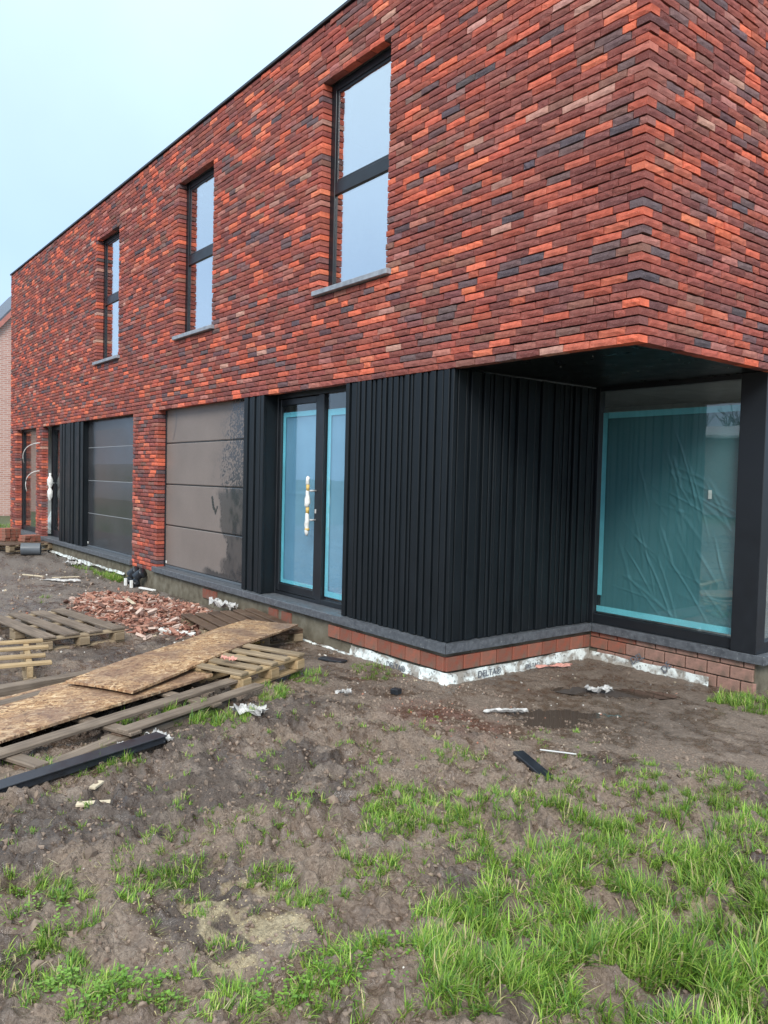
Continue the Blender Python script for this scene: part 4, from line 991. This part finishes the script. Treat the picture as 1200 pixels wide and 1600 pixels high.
# ------------------------------------------------------------------ litter on the soil
def scrap(name, label, cat, x, y, L, W, mat, rz, seed, amp=.03, lift=.012):
    rg = np.random.default_rng(seed); nu, nv = 14, 9; V = []
    for j in range(nv):
        for i in range(nu):
            u, v = i / (nu - 1) - .5, j / (nv - 1) - .5; e = 1 + .35 * (rg.random() - .5)
            V.append((u * L * e, v * W * e * (1 - .5 * abs(u)), amp * (float(vnoise(np.array([u * 7.0]), np.array([v * 6.0]), seed)[0])) + rg.normal(0, amp * .12)))
    F = [(j * nu + i, j * nu + i + 1, (j + 1) * nu + i + 1, (j + 1) * nu + i) for j in range(nv - 1) for i in range(nu - 1)]
    m = MB(); m.add(V, F); o = obj(name, m, M[mat], loc=(x, y, gz(x, y) + lift), rot=(0, 0, rz))
    s = o.modifiers.new('thickness', 'SOLIDIFY'); s.thickness = .002; return tag(o, label, cat, {'plastic': 'plastic scraps littering the site'}.get(cat))
scrap('plastic_scrap', 'crumpled white plastic scrap on the mud right of the long pallet', 'plastic', .01, -1.80, .24, .15, 'paper', .6, 1, .07)
scrap('plastic_scrap', 'white plastic scrap at the end of the black profile', 'plastic', .17, -2.50, .17, .12, 'paper', .2, 2, .05)
scrap('plastic_scrap', 'small white plastic flap tucked under the black profile', 'plastic', .19, -2.72, .08, .05, 'paper', 1.0, 3, .04, .03)
scrap('plastic_scrap', 'twisted white plastic strip beside the puddle at the recess', 'plastic', .80, -.13, .30, .05, 'paper', 1.05, 4, .03)
scrap('plastic_scrap', 'small white plastic rag in the puddle near the pallets', 'plastic', -.19, -.88, .13, .05, 'paper', 1.2, 5, .04, .02)
scrap('plastic_scrap', 'clear grey plastic heap in the middle of the recess', 'plastic', .88, .86, .20, .12, 'paper', .9, 6, .05)
scrap('foam_strip', 'pink foam strip by the return wall of the recess', 'foam', .14, 1.20, .34, .05, 'pink', 1.25, 7, .03)
scrap('plastic_bag', 'white muddy bag behind the dark pallet at the wall', 'bag', -3.75, -.14, .42, .20, 'paper', .1, 8, .10, .1)
scrap('plastic_scrap', 'pinkish rag lying on the yellowish pallet', 'plastic', -.86, -1.52, .12, .06, 'pink', .4, 9, .04, .16)
scrap('plastic_scrap', 'white plastic tangle at the foot of the far membrane', 'plastic', -9.3, -.25, .3, .2, 'paper', .3, 10, .08)
scrap('plastic_scrap', 'long pale plastic shred on the grey mud before the far garage', 'plastic', -7.5, -.95, .55, .10, 'paper', .9, 11, .04)
scrap('plastic_scrap', 'grey cement bag scrap beside the rubble heap', 'plastic', -3.35, -.72, .22, .14, 'pvc_grey', .4, 12, .07, .03)
scrap('plastic_scrap', 'yellow and black plastic tangle between rubble and dark pallet', 'plastic', -3.12, -.62, .16, .10, 'yellow_tape', 1.4, 13, .06, .05)
scrap('strap', 'yellow strap hanging from the edge of the dark pallet', 'strap', -2.06, -.62, .18, .04, 'yellow_tape', 1.2, 14, .05, .01)
def stick(name, label, cat, x, y, L, W, T, mat, rz, ry=0, rx=0, lift=.0):
    m = MB(); m.box(-L / 2, L / 2, -W / 2, W / 2, 0, T, .003); return tag(obj(name, m, M[mat], loc=(x, y, gz(x, y) + lift), rot=(rx, ry, rz)), label, cat, 'wood and plastic offcuts on the soil' if name == 'wood_offcut' else None)
stick('wood_offcut', 'larger pale wood chip on the mud below the black profile', 'wood chip', .84, -3.10, .16, .04, .016, 'chip', 1.1, 0, 0, .018)
stick('wood_offcut', 'smaller pale wood chip just above the larger one', 'wood chip', .64, -3.02, .09, .035, .016, 'chip', 2.3, 0, 0, .018)
stick('white_trim', 'white plastic trim leaning by the corner of the dark pallet', 'trim', -3.02, -1.02, .42, .05, .03, 'white_plastic', .62, .05, .3, .01)
stick('black_slab', 'flat black rubber slab in front of the plinth', 'slab', -1.15, -.33, .26, .10, .02, 'black_plastic', .35)
stick('black_lump', 'small black rubber block on the bare soil before the corner', 'block', .02, -.53, .07, .06, .04, 'black_plastic', .3)
stick('dark_plank', 'thin dark wet plank lying at the grass edge', 'plank', 1.78, -.92, .46, .07, .022, 'black_plastic', -.36, .05, 0, .012)
stick('metal_rod', 'thin pale rod lying across the dark plank end', 'rod', 1.72, -.66, .22, .01, .008, 'steel', .9, .1, 0, .02)
stick('wood_offcut', 'pale stick on the grey mud left of the far garage', 'stick', -7.95, -.75, .40, .03, .015, 'chip', 1.4)
stick('wood_offcut', 'pale batten piece on the grey mud below the far pallet', 'stick', -8.3, -1.15, .45, .05, .015, 'chip', .5)
stick('wood_offcut', 'long pale lath lying across the rubble heap', 'lath', -4.35, -1.05, .55, .045, .012, 'chip', -.15, 0, 0, .15)
stick('wood_offcut', 'white lath at the back of the rubble heap', 'lath', -5.6, -.35, .35, .05, .02, 'white_plastic', .2, 0, 0, .10)
# small loose bits nobody could count
def crumbs():
    rg = np.random.default_rng(77); P = []; Cl = []; S = []
    def put(n, x0, x1, y0, y1, cols, s0, s1):
        x = rg.uniform(x0, x1, n); y = rg.uniform(y0, y1, n); P.append(np.column_stack([x, y, gh(x, y)])); Cl.append(np.array(cols)[rg.integers(len(cols), size=n)]); S.append(rg.uniform(s0, s1, n) * rg.uniform(.5, 1, n))
    mud = [(.21, .162, .126), (.26, .20, .155), (.15, .115, .09)]; pale = [(.5, .42, .30), (.38, .33, .28), (.55, .52, .47), (.42, .2, .14)]
    put(9500, -.8, 3.9, -4.0, .2, mud, .004, .017); put(420, -1, 4.2, -4.2, -.6, mud, .012, .03); put(900, -10, -1.5, -4, -.1, mud, .01, .035); put(700, 1.7, 2.6, -3.3, -2.7, [(.55, .47, .28), (.48, .40, .23)], .002, .005); put(160, -.4, 1.7, -.9, 1.75, pale, .004, .013); put(420, -9, -1.2, -3.4, -.1, mud + pale[1:3], .006, .03); put(60, -9, -3, -2.5, -.15, pale, .008, .03)
    put(110, 1.2, 3.6, -3.6, -1.4, pale[:3], .002, .006); put(90, .3, 1.3, -1.0, -.3, [(.42, .17, .11), (.5, .3, .22)], .003, .011)
    P, Cl, S = np.concatenate(P), np.concatenate(Cl), np.concatenate(S); n = len(P)
    bm = bmesh.new(); bmesh.ops.create_icosphere(bm, subdivisions=1, radius=1); bm.verts.ensure_lookup_table(); base = np.array([v.co[:] for v in bm.verts]); T = np.array([[v.index for v in f.verts] for f in bm.faces]); bm.free(); k = len(base)
    V = base[None] * rg.uniform(.6, 1.3, (n, k, 1)) * rg.uniform(.5, 1.3, (n, 1, 3)) * S[:, None, None] + P[:, None, :]
    me = npmesh('soil_crumbs', V.reshape(-1, 3), None, (T[None] + np.arange(n)[:, None, None] * k).reshape(-1, 3), np.repeat(Cl, k, 0))
    tag(obj('soil_crumbs', me, M['shard']), 'loose soil crumbs, grit and brick bits strewn over the mud', 'soil', kind='stuff')
crumbs()

# things inside the far window
for (nm, x, y, z, r, mt, lab) in (('yellow_sack', -13.45, .85, .62, .30, 'yellow_sack', 'bright yellow sack standing behind the far window'), ('white_sack', -13.5, .7, .22, .30, 'white_plastic', 'white sack under the yellow one behind the far window')):
    if mt not in M: M[mt] = plain('yellow_sack', (.75, .55, .04), .5)
    bm = bmesh.new(); bmesh.ops.create_icosphere(bm, subdivisions=3, radius=r)
    for v in bm.verts: v.co *= .75 + .5 * float(vnoise(np.array([v.co.x * 6 + 3]), np.array([v.co.z * 6 + v.co.y * 4]), 4)[0])
    me = bpy.data.meshes.new(nm); bm.to_mesh(me); bm.free(); tag(obj(nm, me, M[mt], loc=(x, y, z)), lab, 'sack')

# ------------------------------------------------------------------ grass: tufts of single blades
PATCH = [  # centre x, y, half axis vectors, tufts, blade length
 (3.09, -1.86, .46, .64, -.30, .45, 900, .15), (3.35, -1.75, .30, .45, -.12, .2, 420, .19), (2.79, -1.02, .28, .40, -.28, .47, 330, .12), (2.41, -1.55, .19, .27, -.27, .32, 260, .13), (2.13, -1.11, .19, .28, -.17, .20, 110, .09),
 (1.77, -1.76, .20, .29, -.18, .16, 120, .09), (1.95, -1.76, .22, .31, -.17, .15, 120, .10), (1.35, -1.10, .09, .13, -.10, .09, 34, .09), (2.76, -2.73, .22, .28, -.14, .12, 150, .12), (2.95, -2.35, .22, .28, -.14, .12, 170, .14),
 (1.67, -3.56, .13, .17, -.24, .06, 130, .09), (2.02, -3.65, .10, .12, -.11, .05, 60, .08), (2.29, -3.51, .14, .19, -.09, .03, 90, .08), (2.45, -3.3, .16, .2, -.1, .05, 50, .07), (1.64, -3.08, .11, .16, -.10, .04, 46, .09), (1.96, -2.72, .06, .09, -.07, .04, 26, .08), (2.11, -2.41, .09, .13, -.10, .07, 44, .10),
 (1.58, -2.73, .05, .07, -.07, .03, 12, .07), (1.28, -3.17, .03, .05, -.06, .02, 8, .08), (2.15, -2.66, .09, .12, -.06, .04, 34, .08), (2.31, -3.08, .05, .07, -.07, .03, 12, .07), (1.57, 1.58, .10, .16, -.06, .12, 60, .15), (1.9, 1.75, .2, .3, -.1, .2, 90, .14),
 (-.16, -2.12, .26, .43, -.12, .07, 190, .12), (-.36, -1.39, .06, .10, -.18, .10, 60, .10), (-.62, -.22, .19, .16, -.20, .12, 50, .07), (.28, -2.78, .08, .12, -.14, .05, 44, .10), (.28, -3.12, .16, .23, -.08, .03, 60, .08),
 (-7.6, -.12, .5, .02, -.1, .1, 110, .16), (-8.6, -.2, .8, .02, -.1, .1, 60, .12), (1.83, -3.19, .14, .20, -.13, .05, 34, .07), (2.58, -3.04, .12, .15, -.10, .06, 44, .08), (-5.86, -1.6, .05, .08, -.2, .06, 8, .1), (-.75, -.79, .12, .18, -.18, .12, 60, .09),
 (2.46, -.33, .28, .40, -.15, .27, 120, .08), (1.45, -.35, .14, .21, -.17, .21, 26, .05), (.63, -2.17, .17, .25, -.30, .16, 26, .05), (1.55, -2.45, .2, .3, -.2, .12, 34, .06), (2.2, -.6, .3, .4, -.3, .4, 60, .07), (3.6, -1.2, .3, .4, -.3, .4, 260, .15), (3.3, -.5, .4, .5, -.3, .4, 200, .12), (3.9, -1.9, .3, .4, -.2, .3, 260, .17),
 (-17.5, 0, 1.5, 0, 0, 3.0, 900, .16), (-19, -3, 2, 0, 0, 3, 500, .16), (5.2, 1.0, .9, .5, -.5, 1.0, 300, .13), (1.2, -2.2, 1.2, .4, -.5, 1.4, 200, .06), (1.9, -2.3, .6, .6, -.4, .5, 170, .075), (.6, -2.0, .5, .6, -.4, .4, 70, .05), (1.0, -2.9, .5, .6, -.4, .3, 80, .055), (1.3, -1.3, .7, .5, -.4, .5, 70, .05), (2.6, -3.3, .3, .3, -.2, .2, 70, .07)]
def blades(name, tufts, rng, per=(6, 13), wid=.0021, label=None, dead=False):
    X, Y, LN = tufts; k = rng.integers(per[0], per[1], len(X)); idx = np.repeat(np.arange(len(X)), k); n = len(idx)
    sp = .018 + .012 * rng.random(n); a0 = rng.uniform(0, 6.28, n); x = X[idx] + np.cos(a0) * sp * rng.random(n); y = Y[idx] + np.sin(a0) * sp * rng.random(n)
    z = gh(X, Y)[idx] - .006; ln = LN[idx] * .8 * rng.uniform(.4, 1.3, n); az = rng.uniform(0, 6.28, n); lean = np.abs(rng.normal(.45, .4, n)) if not dead else rng.uniform(1.2, 1.55, n); az = np.where(rng.random(n) < .55, 6.28 * fbm(X / .35, Y / .35, 2, 88)[idx] * 2 + rng.normal(0, .7, n), az); curl = rng.uniform(.2, 1.9, n) * (.05 if dead else 1); w = wid * rng.uniform(.6, 1.5, n) * (.7 + LN[idx] * 3)
    V = np.zeros((n, 7, 3)); C = np.zeros((n, 7, 3)); dx, dy = np.cos(az), np.sin(az); px, py = -dy, dx; cx = x.copy(); cy = y.copy(); cz = z.copy(); tw = rng.uniform(-.5, .5, n)
    g = np.array([(.175, .315, .042), (.25, .41, .055), (.095, .20, .034), (.32, .42, .085), (.47, .41, .20), (.115, .25, .052)]) if not dead else np.array([(.40, .34, .20), (.30, .25, .14), (.48, .42, .27), (.22, .18, .11), (.34, .32, .14), (.18, .24, .08)])
    tone = .78 + .5 * fbm(X / .22, Y / .22, 2, 66)[idx][:, None]; base = g[rng.choice(6, n, p=[.28, .2, .2, .14, .1, .08])] * tone * rng.uniform(.75, 1.2, (n, 1))
    for s in range(4):
        th = lean + curl * s / 3 * .9; wd = w * (1, .95, .62, 0)[s]
        qx, qy = px * np.cos(tw * s) + dx * np.sin(tw * s) * .3, py * np.cos(tw * s) + dy * np.sin(tw * s) * .3
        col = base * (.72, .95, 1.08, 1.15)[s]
        if s < 3:
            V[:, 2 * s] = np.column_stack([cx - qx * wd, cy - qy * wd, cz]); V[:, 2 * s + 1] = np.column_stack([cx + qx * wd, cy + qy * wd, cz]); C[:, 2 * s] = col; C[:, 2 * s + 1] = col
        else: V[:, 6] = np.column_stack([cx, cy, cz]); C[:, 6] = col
        st = ln / 3; cx = cx + dx * np.sin(th) * st; cy = cy + dy * np.sin(th) * st; cz = cz + np.cos(th) * st
    o = np.arange(n)[:, None, None] * 7; Q = (np.array([(0, 1, 3, 2), (2, 3, 5, 4)])[None] + o).reshape(-1, 4); T = (np.array([(4, 5, 6)])[None] + o).reshape(-1, 3)
    me = npmesh(name, V.reshape(-1, 3), Q, T, C.reshape(-1, 3)); return tag(obj(name, me, M['grass']), label, 'grass', kind='stuff')
def tufts(rows, rng):
    xs, ys, ls = [], [], []
    for (cx, cy, ax, ay, bx, by, n, ln) in rows:
        n = int(n * (1.4 if cx > -1 else 1))
        r = np.sqrt(rng.random(n)) ** .9 * 1.12; t = rng.uniform(0, 6.28, n); u, v = r * np.cos(t), r * np.sin(t); x = cx + ax * u + bx * v; y = cy + ay * u + by * v
        keep = fbm(x / .16, y / .16, 3, 55) + rng.normal(0, .06, n) > .44; keep &= ~((y > -.05) & (x < 0) & (x > -15)) & ~((y > 1.84) & (x < 1.7) & (x >= 0))
        xs.append(x[keep]); ys.append(y[keep]); ls.append(np.full(keep.sum(), ln) * rng.uniform(.6, 1.15, keep.sum()) * np.clip(1.25 - .5 * r[keep], .4, 1))
    return np.concatenate(xs), np.concatenate(ys), np.concatenate(ls)
grng = np.random.default_rng(9)
blades('grass', tufts(PATCH, grng), grng, (10, 24), label='bright green grass tufts growing out of the mud')
DEAD = [(cx, cy, ax * 1.25, ay * 1.25, bx * 1.25, by * 1.25, max(6, int(n * .32)), .09) for (cx, cy, ax, ay, bx, by, n, ln) in PATCH if -1.5 < cx < 4.5] + [(1.9, -2.9, .5, .6, -.4, .3, 130, .07), (2.3, -2.2, .5, .6, -.4, .3, 90, .07), (1.2, -1.6, .8, .6, -.4, .5, 60, .06)]
blades('dead_grass', tufts(DEAD, grng), grng, (3, 8), .0014, 'flattened straw-coloured dead grass on the mud', True)
def weeds():
    rng = np.random.default_rng(19); V = []; F = []; C = []; n0 = 0
    for (cx, cy, ax, ay, bx, by, n) in ((2.29, -3.51, .14, .19, -.09, .03, 120), (1.72, -3.6, .10, .13, -.15, .05, 30), (2.70, -2.75, .18, .22, -.12, .1, 60), (3.0, -2.2, .2, .25, -.1, .1, 60), (2.6, -3.05, .1, .12, -.08, .05, 70)):
        for i in range(n):
            r = math.sqrt(rng.random()); t = rng.uniform(0, 6.28); x, y = cx + ax * r * math.cos(t) + bx * r * math.sin(t), cy + ay * r * math.cos(t) + by * r * math.sin(t)
            z = float(gh(np.array([x]), np.array([y]))[0]); g = np.array(((.19, .37, .06), (.24, .41, .08), (.14, .29, .05))[rng.integers(3)]) * rng.uniform(.8, 1.15)
            for q in range(rng.integers(3, 6)):
                a = rng.uniform(0, 6.28); ln = rng.uniform(.008, .018); h = rng.uniform(.008, .04); ox, oy = math.cos(a), math.sin(a); bx0, by0 = x + ox * .012, y + oy * .012; w = ln * .42; tl = rng.uniform(-.2, .5)
                V += [(bx0, by0, z + h), (bx0 + ox * ln * .5 - oy * w, by0 + oy * ln * .5 + ox * w, z + h + ln * tl * .5), (bx0 + ox * ln, by0 + oy * ln, z + h + ln * tl * .7), (bx0 + ox * ln * .5 + oy * w, by0 + oy * ln * .5 - ox * w, z + h + ln * tl * .5)]
                F.append((n0, n0 + 1, n0 + 2, n0 + 3)); C += [g] * 4; n0 += 4
    me = npmesh('leafy_weeds', V, F, None, C); tag(obj('leafy_weeds', me, M['grass']), 'low broad-leaved weeds among the grass at the bottom', 'weeds', kind='stuff')
weeds()
